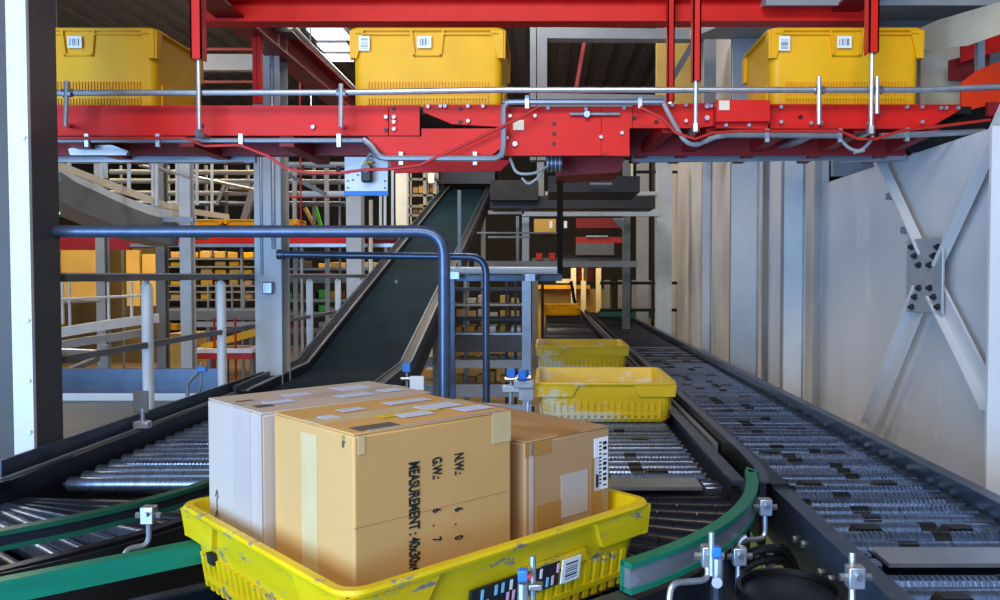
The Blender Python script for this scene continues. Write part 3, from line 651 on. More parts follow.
# ---- curved conveyor (turns to the camera's left)
cv = thing('curve_conveyor', 'curved black roller conveyor under the foreground tote', 'conveyor', (-.3, 1.8, 0))
cx, cy, RI, RO, AE = -.53, 2.45, .49, 1.12, 52
tdir = Vector((-math.sin(R(AE)), -math.cos(R(AE)))); EXT = 1.15
def curve_path(cx, cy, r, a0, a1, ext=0, n=18):
    p = arc(cx, cy, r, a0, a1, n); d = (-math.sin(R(a1)), -math.cos(R(a1)))
    if ext: p += [(p[-1][0] + d[0] * ext * f, p[-1][1] + d[1] * ext * f) for f in (.02, 1)]
    return p
def slv(rads, lens, shift):
    k = MB(); x = 0; prof = []
    tot = .56; segs = 5; xs = [0] + [min(tot, (i + shift) * tot / segs) for i in range(1, segs)] + [tot]
    for a, b_ in zip(xs, xs[1:]):
        ra = .022 + .016 * a / tot; rb = .022 + .016 * b_ / tot
        prof += [(a + .001, ra * .8), (a + .001, ra), (b_ - .002, rb), (b_ - .002, rb * .8)]
    return prof
def lathe_at(prof, m, name, seg=12): return lathe_x(prof, seg, m, name)
mA = lathe_at([(-.03, .007)] + [(0, .007)] + slv(0, 0, 0.) + [(.56, .007), (.59, .007)], 'black_tile', 'roller')
mB = lathe_at([(-.03, .007)] + [(0, .007)] + slv(0, 0, .5) + [(.56, .007), (.59, .007)], 'black_tile', 'roller')
a = 2.0; i = 0
while a < AE:
    x = cx + (RI + .035) * math.cos(R(a)); y = cy - (RI + .035) * math.sin(R(a))
    inst('roller', mA if i % 2 == 0 else mB, cv, (x, y, ZA - .008), (0, R(.9), R(-a))); a += 4.9; i += 1
s_ = .03
while s_ < EXT:
    bx = cx + (RI + .035) * math.cos(R(AE)) + tdir.x * s_; by = cy - (RI + .035) * math.sin(R(AE)) + tdir.y * s_
    inst('roller', mA if i % 2 == 0 else mB, cv, (bx, by, ZA - .008), (0, R(.9), R(-AE))); s_ += .078; i += 1
MB().sweep(curve_path(cx, cy, RI, 0, AE, EXT), chan(1, .62, .80, .03)).build('inner_frame', 'frame_dark', cv)
MB().sweep(curve_path(cx, cy, RO, 0, AE, 0), chan(-1, .62, .80, .03)).build('outer_frame', 'frame_dark', cv)
p = curve_path(cx, cy, RO - .03, AE, AE + .1, EXT, 1)
MB().sweep(p, [(0, .62), (.05, .62), (.05, .815), (0, .815)]).build('outer_frame', 'frame_grey', cv)
MB().sweep(curve_path(cx, cy, (RI + RO) / 2, 0, AE, EXT), [(-.28, .66), (.28, .66), (.28, .67), (-.28, .67)]).build('bottom_tray', 'black', cv)
for (lx, ly) in ((.28, 1.82), (-.06, 1.42), (-.95, 1.62), (-.30, 2.10)):
    lg = MB().box((lx - .022, ly - .022, .01), (lx + .022, ly + .022, .66)).build('leg', 'frame_grey', cv)
    MB().box((lx - .05, ly - .05, 0), (lx + .05, ly + .05, .01)).build('foot_plate', 'frame_grey', lg)
def guide(t, path, z0, z1, side, back='alu', lip='green'):
    """guide rail: metal channel with green plastic lips; side = direction of the metal back"""
    l = .009
    MB().sweep(path, [(0, z0 + l), (side * .016, z0 + l), (side * .016, z1 - l), (0, z1 - l)]).build('guide_rail', back, t)
    MB().sweep(path, [(-side * .010, z1 - l - .002), (side * .020, z1 - l - .002), (side * .020, z1), (-side * .010, z1)]).build('green_lip', lip, t)
    MB().sweep(path, [(-side * .010, z0), (side * .020, z0), (side * .020, z0 + l + .002), (-side * .010, z0 + l + .002)]).build('green_lip', lip, t)
    MB().sweep(path, [(-side * .012, z0), (-side * .001, z0), (-side * .001, z1 - .001), (-side * .012, z1 - .001)]).build('green_face', 'green', t)
guide(cv, [(.596, 2.28)] + curve_path(cx, cy, RO, 6, AE + .6, 0), .824, .886, 1)
guide(cv, curve_path(cx, cy, RI - .01, 8, AE, EXT), .842, .886, -1)
# ---- left conveyor: belt end, straight rollers, turn to the left
lc = thing('roller_conveyor', 'left roller conveyor bending away at the lower left corner', 'conveyor', (-1.3, 3, 0))
L0, L1 = -1.635, -.905; lcx, lcy, lRi, lRo, lA = -1.76, 2.42, .125, .855, 38
lext = 1.3
MB().sweep([(L0, 4.15), (L0, 2.5)] + curve_path(lcx, lcy, lRi, 0, lA, lext)[1:], chan(1, .64, .838, .035)).build('side_frame', 'frame_dark', lc)
MB().sweep([(L0, 4.15), (L0, 2.5)] + curve_path(lcx, lcy, lRi, 0, lA, lext)[1:], [(-.002, .838), (.012, .838), (.012, .843), (-.002, .843)]).build('top_strip', 'alu', lc)
MB().sweep([(L0 - .035, 5.2), (L0 - .035, 2.42)], [(-.005, .66), (.005, .66), (.005, .885), (-.005, .885)]).build('guard_plate', 'frame_grey', lc)
MB().sweep([(L1, 4.15), (L1, 2.5)] + curve_path(lcx, lcy, lRo, 0, lA, lext)[1:], chan(-1, .60, .80, .03)).build('side_frame', 'frame_dark', lc)
MB().sweep([(-1.27, 4.1), (-1.27, 2.5)] + curve_path(lcx, lcy, .49, 0, lA, lext)[1:], [(-.33, .66), (.33, .66), (.33, .67), (-.33, .67)]).build('bottom_tray', 'black', lc)
LL = L1 - L0 - .09; pp, rr_ = roller_profiles(LL); mp_ = lathe_x(pp, 14); mr_ = lathe_x(rr_, 10)
mb_ = lathe_x(pp, 14, 'black_sleeve_dim'); capm = coll(LL, (-LL * .44,), .07, RR * 1.05)
y = 4.08; i = 0
while y > 2.56:
    o = inst('roller', mr_ if i % 4 == 2 else mp_ , lc, ((L0 + L1) / 2, y, ZA)); y -= .085; i += 1
for j, a in enumerate((5, 12, 19, 25, 31, 37)):
    rc_ = (lRi + lRo) / 2; inst('roller', mb_ if j < 3 else mp_, lc, (lcx + rc_ * math.cos(R(a)), lcy - rc_ * math.sin(R(a)), ZA - .004), (0, 0, R(-a)))
tl = Vector((-math.sin(R(lA)), -math.cos(R(lA)))); nl = Vector((math.cos(R(lA)), -math.sin(R(lA))))
for j in range(15):
    s_ = .05 + .085 * j; c_ = Vector((lcx, lcy)) + nl * (lRi + lRo) / 2 + tl * s_
    o = inst('roller', mb_ if j % 2 else mp_, lc, (c_.x, c_.y, ZA), (0, 0, R(-lA))); o['_o'] = [c_.x, c_.y, ZA]
    inst('end_collar', capm, o, (c_.x, c_.y, ZA))
guide(lc, [(L1 + .012, 3.0), (L1 + .012, 2.5)] + curve_path(lcx, lcy, lRo + .012, 0, lA + 8, .9)[1:], .846, .890, 1, 'frame_dark', 'green_dark')
MB().sweep([(L1 + .035, 3.0), (L1 + .035, 2.5)] + curve_path(lcx, lcy, lRo + .035, 0, lA + 8, .9)[1:], [(0, .60), (.006, .60), (.006, .80), (0, .80)]).build('skirt_plate', 'black', lc)
for lx, ly in ((-1.59, 3.9), (-.96, 3.9), (-1.59, 2.7), (-.96, 2.7), (-1.35, 1.9)):
    lg = MB().box((lx - .02, ly - .02, .01), (lx + .02, ly + .02, .66)).build('leg', 'frame_grey', lc)
    MB().box((lx - .045, ly - .045, 0), (lx + .045, ly + .045, .01)).build('foot_plate', 'frame_grey', lg)

# rod brackets on the guide rails
def rod_bracket(t, p, path, m='zinc'):
    """clamp at p with a bent rod that runs through the given points"""
    c = MB().box((p[0] - .016, p[1] - .014, p[2] - .020), (p[0] + .016, p[1] + .014, p[2] + .022)).build('rod_clamp', m, t, .003)
    k = MB(); k.tube([(p[0] - .03, p[1], p[2]), (p[0] + .03, p[1], p[2])], .008, 6); k.tube([(p[0], p[1] - .024, p[2] + .006), (p[0], p[1] + .024, p[2] + .006)], .007, 6); k.build('clamp_bolt', 'steel', c)
    MB().tube(pipe_path(path, .022), .0065, 8).build('bracket_rod', m, c)
p = U(149, 515, 1.90); rod_bracket(lc, p, [p + Vector((0, 0, .02)), U(149, 545, 1.90), U(124, 549, 1.86), U(124, 575, 1.84)])
p = U(765, 507, 2.02); rod_bracket(cv, p, [p + Vector((0, 0, .02)), U(765, 538, 2.02), U(739, 541, 1.97), U(739, 575, 1.95)])
p = U(709, 556, 1.60); rod_bracket(cv, p, [U(705, 548, 1.62), U(709, 580, 1.60), U(671, 583, 1.55), U(667, 625, 1.53)])
p = U(739, 556, 1.85); rod_bracket(cv, p, [U(745, 537, 1.88), U(738, 540, 1.88), U(738, 590, 1.85)])
p = U(855, 577, 1.52); rod_bracket(rc, p, [U(852, 553, 1.55), U(852, 620, 1.52)])
# ---- incline belt
bc = thing('belt_conveyor', 'black inclined belt conveyor rising towards the back of the hall', 'conveyor', (-1.25, 7, 0))
KY, KZ, SL = 5.2, .825, .262; YT = 12.9
def zb(y): return KZ + max(0, (y - KY)) * SL if y > KY else .795 + (KZ - .795) * (y - 4.16) / (KY - 4.16)
ys = [4.16, 4.7, KY - .1, KY, KY + .1] + [KY + .1 + (YT - KY - .1) * i / 12 for i in range(1, 13)]
def run(x0, x1, d0, d1, name, m):
    k = MB(); k.loft([[(x0, y, zb(y) + d0), (x1, y, zb(y) + d0), (x1, y, zb(y) + d1), (x0, y, zb(y) + d1)] for y in ys]); return k.build(name, m, bc)
run(-1.555, -.975, -.03, 0, 'belt', 'belt'); run(-1.56, -.97, -.16, -.12, 'return_belt', 'black')
run(-1.64, -1.56, -.18, .05, 'side_frame', 'frame_dark'); run(-.97, -.89, -.18, .05, 'side_frame', 'frame_dark')
run(-1.575, -1.562, .05, .058, 'edge_strip', 'alu'); run(-1.645, -1.63, .05, .075, 'edge_strip', 'frame_grey'); run(-.968, -.955, .05, .058, 'edge_strip', 'frame_grey'); run(-.90, -.886, -.02, .065, 'edge_strip', 'frame_grey')
for y in (6.6, 9.0, 11.4):
    for x in (-1.61, -.92):
        MB().box((x - .03, y - .03, 0), (x + .03, y + .03, zb(y) - .17)).build('support_leg', 'grey_paint', bc)
MB().tube([(-1.66, YT, zb(YT) - .08), (-.87, YT, zb(YT) - .08)], .10, 14).build('head_drum', 'frame_dark', bc)
MB().box((-1.7, YT - .2, zb(YT) + .05), (-.84, YT + .5, zb(YT) + .40)).build('head_housing', 'frame_dark', bc)

# ================================================================ PIPE RAILS
t = thing('pipe_rail', 'thick blue-grey bent handrail pipe in front of the incline belt', 'rail', (-.36, 2.78, 0))
Yp = 2.78; a = U(38, 231.5, Yp); c = U(444, 231.5, Yp)
MB().tube(pipe_path([a, c, (c.x, Yp, 0.01)], .085), .0215, 14).build('pipe', 'pipe_blue', t)
MB().tube([a - Vector((.012, 0, 0)), a + Vector((.03, 0, 0))], .032, 12).build('wall_flange', 'black', t)
MB().tube([(c.x, Yp, 0), (c.x, Yp, .012)], .05, 12).build('foot_flange', 'pipe_blue', t)
t = thing('pipe_rail', 'thinner-looking bent handrail pipe further back across the incline belt', 'rail', (-.37, 4.72, 0))
Yp = 4.62; a = U(281, 254.5, Yp); c = U(486, 257, Yp)
MB().tube(pipe_path([a, c, (c.x, Yp, 0.01)], .10), .0215, 12).build('pipe', 'pipe_blue', t)
MB().tube([a - Vector((.02, 0, 0)), a + Vector((.02, 0, 0))], .03, 12).build('wall_flange', 'frame_grey', t)
MB().tube([(c.x, Yp, 0), (c.x, Yp, .012)], .05, 12).build('foot_flange', 'pipe_blue', t)
# left handrail with round posts
t = thing('handrail', 'pale handrail with round posts along the left conveyor', 'rail', (-1.76, 4.5, 0))
XR = -1.765
MB().box((XR - .02, 2.9, 1.425), (XR + .02, 8.2, 1.452)).build('top_rail', 'mid_grey', t)
MB().box((XR - .022, 2.9, 1.452), (XR + .022, 8.2, 1.458)).build('rail_cap', 'white_paint', t)
MB().box((XR - .012, 2.9, 1.13), (XR + .012, 8.2, 1.155)).build('mid_rail', 'mid_grey', t)
for y in (3.52, 4.32, 5.12, 5.92, 6.72, 7.52): MB().tube([(XR, y, 0), (XR, y, 1.40), (XR, y, 1.425)], .024, 12, rs=[.024, .024, .008]).build('rail_post', 'white_paint', t)

# ================================================================ SENSORS ON THE CONVEYOR EDGES
def sensor(label, p, h, head='sensor_blue', dish=True):
    t = thing('sensor_bracket', label, 'sensor', p); x, y, z = p
    MB().box((x - .045, y - .02, z), (x + .045, y + .02, z + .035)).build('mount_block', 'zinc', t, .004)
    MB().tube([(x, y, z + .03), (x, y, z + h)], .007, 8).build('rod', 'zinc', t)
    MB().box((x - .022, y - .02, z + h - .05), (x + .022, y + .02, z + h)).build('sensor_head', head, t, .004)
    MB().tube([(x - .03, y - .01, z + h * .55), (x + .03, y - .01, z + h * .55)], .011, 8).build('cross_clamp', 'steel', t)
    return t
p = (-1.60, 3.17, .84); t = thing('sensor_bracket', 'clear guard tab on a zinc block at the left conveyor edge', 'sensor', p)
MB().box((-1.645, 3.15, .84), (-1.585, 3.19, .868)).build('mount_block', 'zinc', t, .004); MB().tube([(-1.615, 3.17, .86), (-1.615, 3.17, .92)], .009, 8).build('rod', 'zinc', t)
MB().box((-1.65, 3.165, .90), (-1.59, 3.175, .99)).build('guard_tab', 'mid_grey', t, .004)
t = thing('sensor_bracket', 'tall zinc sensor arm beside the greyish carton on the left conveyor', 'sensor', (-1.60, 3.95, .84))
q = lambda x, y, Y: U(x, y, Y)
MB().box(q(186, 410, 3.95), q(197, 403, 3.95) + Vector((0, .03, 0))).build('mount_block', 'zinc', t, .003)
MB().tube(pipe_path([q(188, 408, 3.95), q(187, 384, 3.95), q(200, 370, 3.95)], .03), .010, 8).build('arm', 'zinc', t)
MB().tube(pipe_path([q(201, 362, 3.95), q(201, 390, 3.95), q(195, 397, 3.95), q(193, 405, 3.95)], .03), .007, 8).build('rod', 'zinc', t)
MB().box(q(197, 372, 3.93), q(206, 367, 3.93) + Vector((0, .02, 0))).build('sensor_head', 'sensor_blue', t, .003)
t = sensor('sensor post with square white reflector beside the incline belt', tuple(U(407, 398, 4.25)), .19)
rp_ = U(417, 383, 4.22); MB().box((rp_.x - .038, 4.21, rp_.z - .038), (rp_.x + .038, 4.22, rp_.z + .038)).build('reflector', 'paper', t, .004)
t = sensor('blue sensor head on a bracket left of the nearest empty tote', tuple(U(524, 388, 3.55)), .085)
sx = U(522, 375, 3.5); MB().box((sx.x - .018, 3.5, sx.z - .02), (sx.x + .018, 3.53, sx.z + .02)).build('sensor_body', 'sensor_blue', t, .003)
MB().box(U(519, 400, 3.55), U(533, 389, 3.55) + Vector((0, .02, 0))).build('clamp_plate', 'zinc', t)
MB().tube([U(528, 402, 3.55), U(528, 425, 3.55)], .007, 6).build('stem', 'zinc', t)
MB().box((U(528, 400, 3.55).x - .01, 3.55, .775), (-.03, 3.57, .80)).build('mount_arm', 'zinc', t)
t = sensor('slim cross-shaped sensor stand left of the blue sensor head', tuple(U(511, 392, 4.0)), .12, 'sensor_blue')
MB().tube([U(511, 392, 4.0), (U(511, 392, 4.0).x, 4.0, 0)], .01, 8).build('stand_pole', 'zinc', t)
t = thing('sensor_bracket', 'blue sensor with steel rods in front of the tote label strip', 'sensor', U(524, 600, 1.34))
MB().box(U(517.5, 583, 1.33), U(528, 571, 1.33) + Vector((0, .02, 0))).build('sensor_head', 'sensor_blue', t, .003)
MB().tube([U(523, 583, 1.34), U(522, 640, 1.34)], .009, 8).build('sensor_stem', 'zinc', t)
MB().tube([U(533, 556, 1.35), U(533, 640, 1.35)], .0055, 8).build('rod', 'zinc', t)
MB().box(U(528, 592, 1.335), U(543, 585, 1.335) + Vector((0, .02, 0))).build('rod_clamp', 'steel', t, .003)
MB().tube([U(527, 577, 1.33), U(531, 577, 1.33)], .006, 8).build('red_lens', 'cable_red', t)
t = thing('sensor_bracket', 'blue sensor with chrome rods at the green curved rail', 'sensor', U(717, 600, 1.5))
MB().box(U(712, 558, 1.5), U(722, 548, 1.5) + Vector((0, .02, 0))).build('sensor_head', 'sensor_blue', t, .003)
MB().tube([U(711.5, 532, 1.51), U(711.5, 575, 1.51)], .006, 8).build('rod', 'zinc', t)
MB().tube([U(717.5, 558, 1.5), U(717.5, 585, 1.5)], .010, 10).build('sensor_stem', 'zinc', t)
MB().tube([U(717, 583, 1.49), U(717, 583, 1.47)], .010, 10).build('knob', 'steel', t)
MB().tube([U(717, 585, 1.5), U(717, 640, 1.5)], .013, 8).build('post', 'frame_dark', t)
# ================================================================ LOWER RIGHT: bin, hoses
t = thing('bin', 'black round bin on the floor between the roller lines', 'bin', (.53, 1.74, 0))
k = MB(); ccx, ccy = .53, 1.74
pr = [(.0, .01), (.095, .01), (.108, .74), (.114, .74), (.114, .765), (.104, .765), (.09, .03), (.0, .03)]
k.loft([[(ccx + r * math.cos(2*math.pi*i/28), ccy + r * math.sin(2*math.pi*i/28), z) for i in range(28)] for r, z in pr[1:-1]]); k.build('drum', 'black', t)
k = MB(); k.loft([[(ccx + r * math.cos(2*math.pi*i/28), ccy + r * math.sin(2*math.pi*i/28), z) for i in range(28)] for r, z in ((.1035, .735), (.1035, .748), (.09, .756))]); k.build('lid', 'frame_dark', t)
MB().tube([(ccx + .109 * math.cos(a), ccy + .109 * math.sin(a), .70) for a in [2*math.pi*i/28 for i in range(29)]], .006, 6).build('hoop', 'frame_dark', t)
for i, (y0, y1, lab) in enumerate(((545, 552, 'upper black hose behind the black bin'), (556, 563, 'middle black hose behind the black bin'), (572, 577, 'lowest black hose behind the black bin'))):
    tag(MB().tube(pipe_path([U(725, y0 + 40, 1.95), U(740, y1 + 4, 1.93), U(775, y0, 1.95), U(792, y1 + 2, 2.0), U(800, y1 + 40, 2.02)], .06), .011, 8).build('hose', 'black'), lab, 'hose', 'black hoses by the bin')
tag(MB().box((.30, 2.75, .0), (1.2, 2.77, .62)).build('lit_floor_stand_in', 'tan_panel'), 'added tan board standing in for lit floor behind the black bin', 'board')  # added upright board, stands in for concrete floor catching light
t = thing('cable_gland', 'black plug connector block under the right roller frame', 'connector', U(778, 565, 1.98))
MB().box(U(770, 566, 1.98), U(787, 552, 1.98) + Vector((0, .05, 0))).build('connector_body', 'black', t, .006)
MB().tube([U(766, 560, 1.97), U(773, 560, 1.97)], .018, 10).build('collar', 'zinc', t)
tag(MB().box(U(762, 590, 2.3), U(764, 555, 2.3) + Vector((0, .01, 0))).build('marker_strip', 'lime'), 'narrow green strip near the black bin', 'strip')

# ================================================================ WHITE SIGN
t = thing('sign_panel', 'white panel with blue bottom stripe hanging under the red conveyor', 'sign', U(366, 160, 3.55))
plate('board', [(344.5, 157), (388, 157), (387.5, 191), (345, 191)], 3.55, .012, 'paper', t)
plate('blue_stripe', [(344, 191), (388, 191), (388, 195.5), (344, 195.5)], 3.545, .02, 'sign_blue', t)
k = MB()
for x, y in ((348, 173), (348, 181), (348, 188), (385, 181), (385, 188), (358, 175), (353, 180)): p = U(x, y, 3.55); k.tube([p, p - Vector((0, .004, 0))], .005, 6)
k.build('screws', 'mid_grey', t)
sw = MB().tube([U(365.5, 168, 3.55), U(365.5, 168, 3.49)], .02, 12).build('pull_switch', 'steel', t)
MB().box(U(363, 183, 3.54), U(371, 165, 3.50)).build('switch_body', 'black', sw, .006)
MB().box(U(365, 164, 3.545), U(372, 161, 3.52)).build('switch_tag', 'yellow', sw)
MB().tube(pipe_path([U(366, 164, 3.53), U(370, 150, 3.5), U(378, 160, 3.5), U(386, 156, 3.4)], .04), .007, 6).build('switch_cable', 'cable_grey', sw)

# ================================================================ BACKGROUND, LEFT
def sbar(t, name, m, x0, y0, x1, y1, Y, dep=.04):
    return MB().box(U(x0, y0, Y), U(x1, y1, Y) + Vector((0, dep, 0))).build(name, m, t)
# curved upper conveyor
t = thing('chute_conveyor', 'pale curving gravity chute under the red conveyor at the left', 'conveyor', U(120, 190, 6.5))
pa = [(40, 158, 5.6), (56, 165, 5.8), (80, 174, 6.1), (110, 185, 6.5), (140, 196, 6.9), (165, 205, 7.3), (195, 212, 7.8), (228, 217, 8.4)]
pb = [(40, 164, 5.6), (56, 174, 5.8), (80, 184, 6.1), (110, 197, 6.5), (140, 208, 6.9), (165, 214, 7.3), (195, 220, 7.8)]
MB().strip([U(*p) for p in pa], .055, .03).build('side_rail', 'cream', t)
MB().strip([U(*p) for p in pb], .085, .03).build('side_rail', 'white_paint', t)
MB().strip([U(x, y + 15, Y + .2) for x, y, Y in pb], .10, .30).build('trough', 'mid_grey', t)
MB().strip([U(x, y + 26, Y + .1) for x, y, Y in pb[:-1]], .12, .25).build('trough_underside', 'mid_grey', t)
for px, y1, Y in ((69, 172, 5.95), (102, 182, 6.4), (106, 178, 6.6), (129, 193, 6.75), (153, 206, 7.1), (156.5, 206, 7.1), (177, 210, 7.5), (197, 205, 7.8), (212, 212, 8.1)):
    MB().bar(U(px, 158, Y), U(px, y1, Y), .022, .022).build('hanger_rod', 'white_paint', t)
sbar(t, 'top_rail', 'alu', 40, 159, 250, 163, 6.6); sbar(t, 'end_beam', 'alu', 108, 217, 193, 222, 7.2)
MB().tube([U(140, 165, 7.4), U(265, 192, 9)], .018, 8).build('pipe', 'zinc', t); MB().tube([U(150, 165, 7.2), U(190, 178, 7.2)], .014, 8).build('pipe', 'zinc', t)
# mid level red tote line
t = thing('tote_line', 'red-sided tote conveyor on the mezzanine behind the thick pipe', 'conveyor', U(240, 240, 9))
sbar(t, 'side_plate', 'red', 130, 236, 258, 243, 9.0); sbar(t, 'side_plate', 'red', 278, 236, 346, 243, 9.0); sbar(t, 'side_plate', 'red', 362, 236, 402, 243, 9.2)
sbar(t, 'bottom_rail', 'alu', 130, 243.5, 346, 247, 9.0); sbar(t, 'bottom_rail', 'alu', 362, 243.5, 402, 247, 9.2)
sbar(t, 'bed', 'black', 56, 238, 400, 240, 9.06, .5); sbar(t, 'side_plate', 'dark_red', 56, 229, 130, 250, 9.0)
for px in (165, 240, 300): sbar(t, 'leg', 'grey_paint', px, 247, px + 4, 400, 9.1)
for i, px in enumerate((154, 192.5, 229, 266)):
    tt = tote(('tote partly hidden behind the end of the pale chute', 'left yellow tote of the pair on the red mezzanine line', 'right yellow tote of the pair on the red mezzanine line', 'yellow tote behind the pale column on the mezzanine line')[i], .42, .36, .18, 'yellow', 'small yellow totes on the mezzanine line', nr=8, corner=.04, band=.05)
    p = U(px, 236, 9.3); tt.location = (p.x + .21, 9.3, p.z)
# red rods and light posts behind the blue pipe
t = thing('red_rods', 'two slim red vertical rods right of the pale column', 'rods', U(290, 200, 7))
sbar(t, 'rod', 'red', 284.5, -60, 288, 248, 7.0, .03); sbar(t, 'rod', 'cable_red', 297.5, -60, 301, 232, 7.2, .03)
t = thing('vertical_pipes', 'white vertical pipes under the right side of the white sign', 'pipes', U(390, 200, 8))
for px in (380.5, 385, 392.5): MB().tube([U(px, 166, 8.0), U(px, 235, 8.0)], .014, 8).build('pipe', 'white_paint', t)
MB().tube([U(371, 200, 8.2), U(371, 300, 8.2)], .02, 8).build('pipe', 'cream', t)
t = thing('truss', 'grey pipe truss behind the white sign', 'truss', U(300, 185, 8))
MB().tube([U(270, 165, 8), U(400, 165, 8)], .03, 8).build('chord', 'grey_paint', t); MB().tube([U(300, 194, 8.2), U(348, 194, 8.2)], .03, 8).build('chord', 'white_paint', t)
MB().tube([U(280, 197, 9), U(360, 197, 9)], .012, 8).build('chord', 'cable_red', t); MB().bar(U(275, 168, 8.1), U(325, 194, 8.1), .04).build('diagonal', 'mid_grey', t)
for px in (292, 324): sbar(t, 'upright', 'grey_paint', px, 165, px + 6, 400, 9.6)
MB().bar(U(305, 208, 10), U(318, 232, 10), .04).build('diagonal', 'tan_panel', t); MB().bar(U(315, 206, 10), U(322, 230, 10), .04).build('diagonal', 'lime', t)
sbar(t, 'lamp_block', 'black', 300, 165, 303, 171, 7.9); sbar(t, 'lamp_block', 'black', 336, 166, 340, 172, 7.9)
# stepped white rail, lower left
t = thing('stair_rail', 'white stringer with thin balusters at the far left', 'rail', U(100, 320, 7))
MB().strip([U(50, 334, 6.8), U(106, 325, 7.2), U(158, 318, 7.7)], .085, .03).build('stringer', 'white_paint', t)
MB().strip([U(50, 347, 6.8), U(85, 341, 7.1), U(115, 337, 7.3), U(150, 331, 7.7)], .07, .05).build('stringer', 'grey_paint', t)
for px, y0, y1 in ((62, 282, 323), (69, 282, 330), (108, 282, 326), (131, 282, 318), (143, 282, 322)): sbar(t, 'baluster', 'white_paint', px - 1.2, y0, px + 1.2, y1, 7.0 + (px - 62) * .007, .02)
MB().tube([U(50, 300, 6.8), U(150, 295, 7.6)], .012, 6).build('mid_rail', 'white_paint', t); MB().tube([U(50, 303, 6.9), U(100, 301, 7.4)], .010, 6).build('mid_rail', 'grey_paint', t)
MB().bar(U(58, 375, 6.4), U(112, 352, 7.2), .05, .04).build('slope_rail', 'mid_grey', t)
MB().tube([U(56, 351, 6.0), U(112, 353, 6.0)], .022, 8).build('blue_pipe', 'alu', t)
t = thing('bracket_post', 'grey post with bracket arm at the lower left', 'post', U(105, 410, 6.0))
sbar(t, 'upright', 'grey_paint', 100, 345, 109, 415, 6.0); sbar(t, 'arm', 'grey_paint', 74, 369, 102, 375, 6.0, .05); MB().bar(U(88, 376, 6.05), U(101, 388, 6.05), .03, .05).build('knee', 'alu', t)
# grey platform
t = thing('platform', 'grey platform with a light metal edge behind the left column', 'platform', (-2.4, 3.8, 0))
MB().box((-3.6, 3.2, .70), (-1.80, 4.4, .76)).build('deck', 'mid_grey', t); MB().box((-3.6, 4.38, .76), (-1.82, 4.40, .80)).build('light_edge', 'white_paint', t)
MB().box((-3.6, 4.42, .70), (-1.80, 4.45, .93)).build('back_board', 'frame_grey', t)
for x in (-3.5, -1.9):
    for y in (3.3, 4.3): MB().box((x - .02, y - .02, 0), (x + .02, y + .02, .70)).build('leg', 'frame_grey', t)
# tan cabinet, red bench, warm lit racks
t = thing('cabinet', 'tan cabinet panel lit warm yellow on the left', 'cabinet', U(178, 400, 9.2))
sbar(t, 'cabinet_body', 'tan_panel', 166, 334, 190, 405, 9.2, .5); sbar(t, 'cabinet_rail', 'yellow', 166, 324, 190, 330, 9.15, .1); sbar(t, 'frame_post', 'tan_panel', 186, 322, 190, 400, 9.1, .06)
t = thing('work_bench', 'red-framed bench with white top among the warm-lit racks', 'bench', U(215, 375, 8.6))
sbar(t, 'bench_top', 'paper', 192, 349, 252, 353, 7.8, .4); sbar(t, 'apron', 'cable_red', 189, 353, 252, 359, 7.8, .04)
for px in (192, 213, 234): sbar(t, 'leg', 'cable_red', px, 318, px + 2, 424, 7.85, .04)
MB().prism([U(200, 345, 7.9), U(255, 328, 7.9), U(255, 336, 7.9), U(206, 349, 7.9)], (0, .25, 0)).build('tilted_tray', 'yellow', t)
for i, (x0, x1, y0, y1) in enumerate(((60, 98, 250, 275), (126, 140, 250, 281), (142, 156, 254, 281), (56, 62, 246, 300))):
    tag(MB().box(U(x0, y0, 12), U(x1, y1 + 25, 12) + Vector((0, .06, 0))).build('partition_panel', 'tan_panel'), ('wide tan panel behind the grey column at far left', 'dim tan panel left of the lit racks', 'brighter tan panel beside the lit racks', 'dark tan strip beside the big left column')[i], 'panel')
tag(MB().box(U(40, 248, 13.2), U(170, 390, 13.2) + Vector((0, .08, 0))).build('partition_panel', 'olive'), 'wide olive brown partition far behind the left railing', 'panel')
t = thing('storage_rack', 'tall grey rack with shelves in warm light on the left', 'rack', U(210, 300, 10.6))
YR = 10.6
for px in (168, 181, 198, 212, 226, 240, 254): sbar(t, 'upright', 'frame_dark', px, 245, px + 1.8, 385, YR, .05)
for py in (258, 266, 274.5, 285, 291, 299, 308): sbar(t, 'shelf', 'mid_grey', 160, py, 262, py + 1.8, YR, .6)
n = 0
for row, (py, h) in enumerate(((258, 8), (266, 6), (274.5, 7), (285, 6), (299, 8))):
    n = -1
    for j, px in enumerate((170.5, 184, 200.5, 214.5, 229, 243)):
        if random.random() < .16: continue
        n += 1
        p = U(px, py, YR + .04); w = random.uniform(9, 12) * YR / F; hh = h * random.uniform(.6, .92) * YR / F
        c = tag(MB().box((p.x, YR + .04, p.z), (p.x + w, YR + .45, p.z + hh)).build('carton', random.choice(('card_tan', 'tan_panel', 'card_light', 'yellow')), None, .008),
                'small carton on the %s shelf of the warm-lit rack, %s from the left' % (('top', 'second', 'third', 'fourth', 'bottom')[row], ('first', 'second', 'third', 'fourth', 'fifth', 'sixth')[n]), 'carton', 'cartons on the warm-lit rack')
t = thing('mezzanine_deck', 'dark grey walkway deck below the warm-lit rack', 'walkway', U(200, 315, 8.8))
sbar(t, 'deck_edge', 'mid_grey', 158, 311, 256, 320, 8.8, .4); sbar(t, 'light_edge', 'grey_paint', 158, 309, 256, 311, 8.8, .06)
sbar(t, 'rail', 'grey_paint', 190, 322, 256, 327, 8.3, .05)
for px in (181, 194, 207, 215, 231, 243): sbar(t, 'baluster', 'grey_paint', px, 282, px + 1.6, 310, 8.8, .02)
for px in (206, 249): sbar(t, 'support', 'mid_grey', px, 320, px + 5, 400, 8.85, .08)
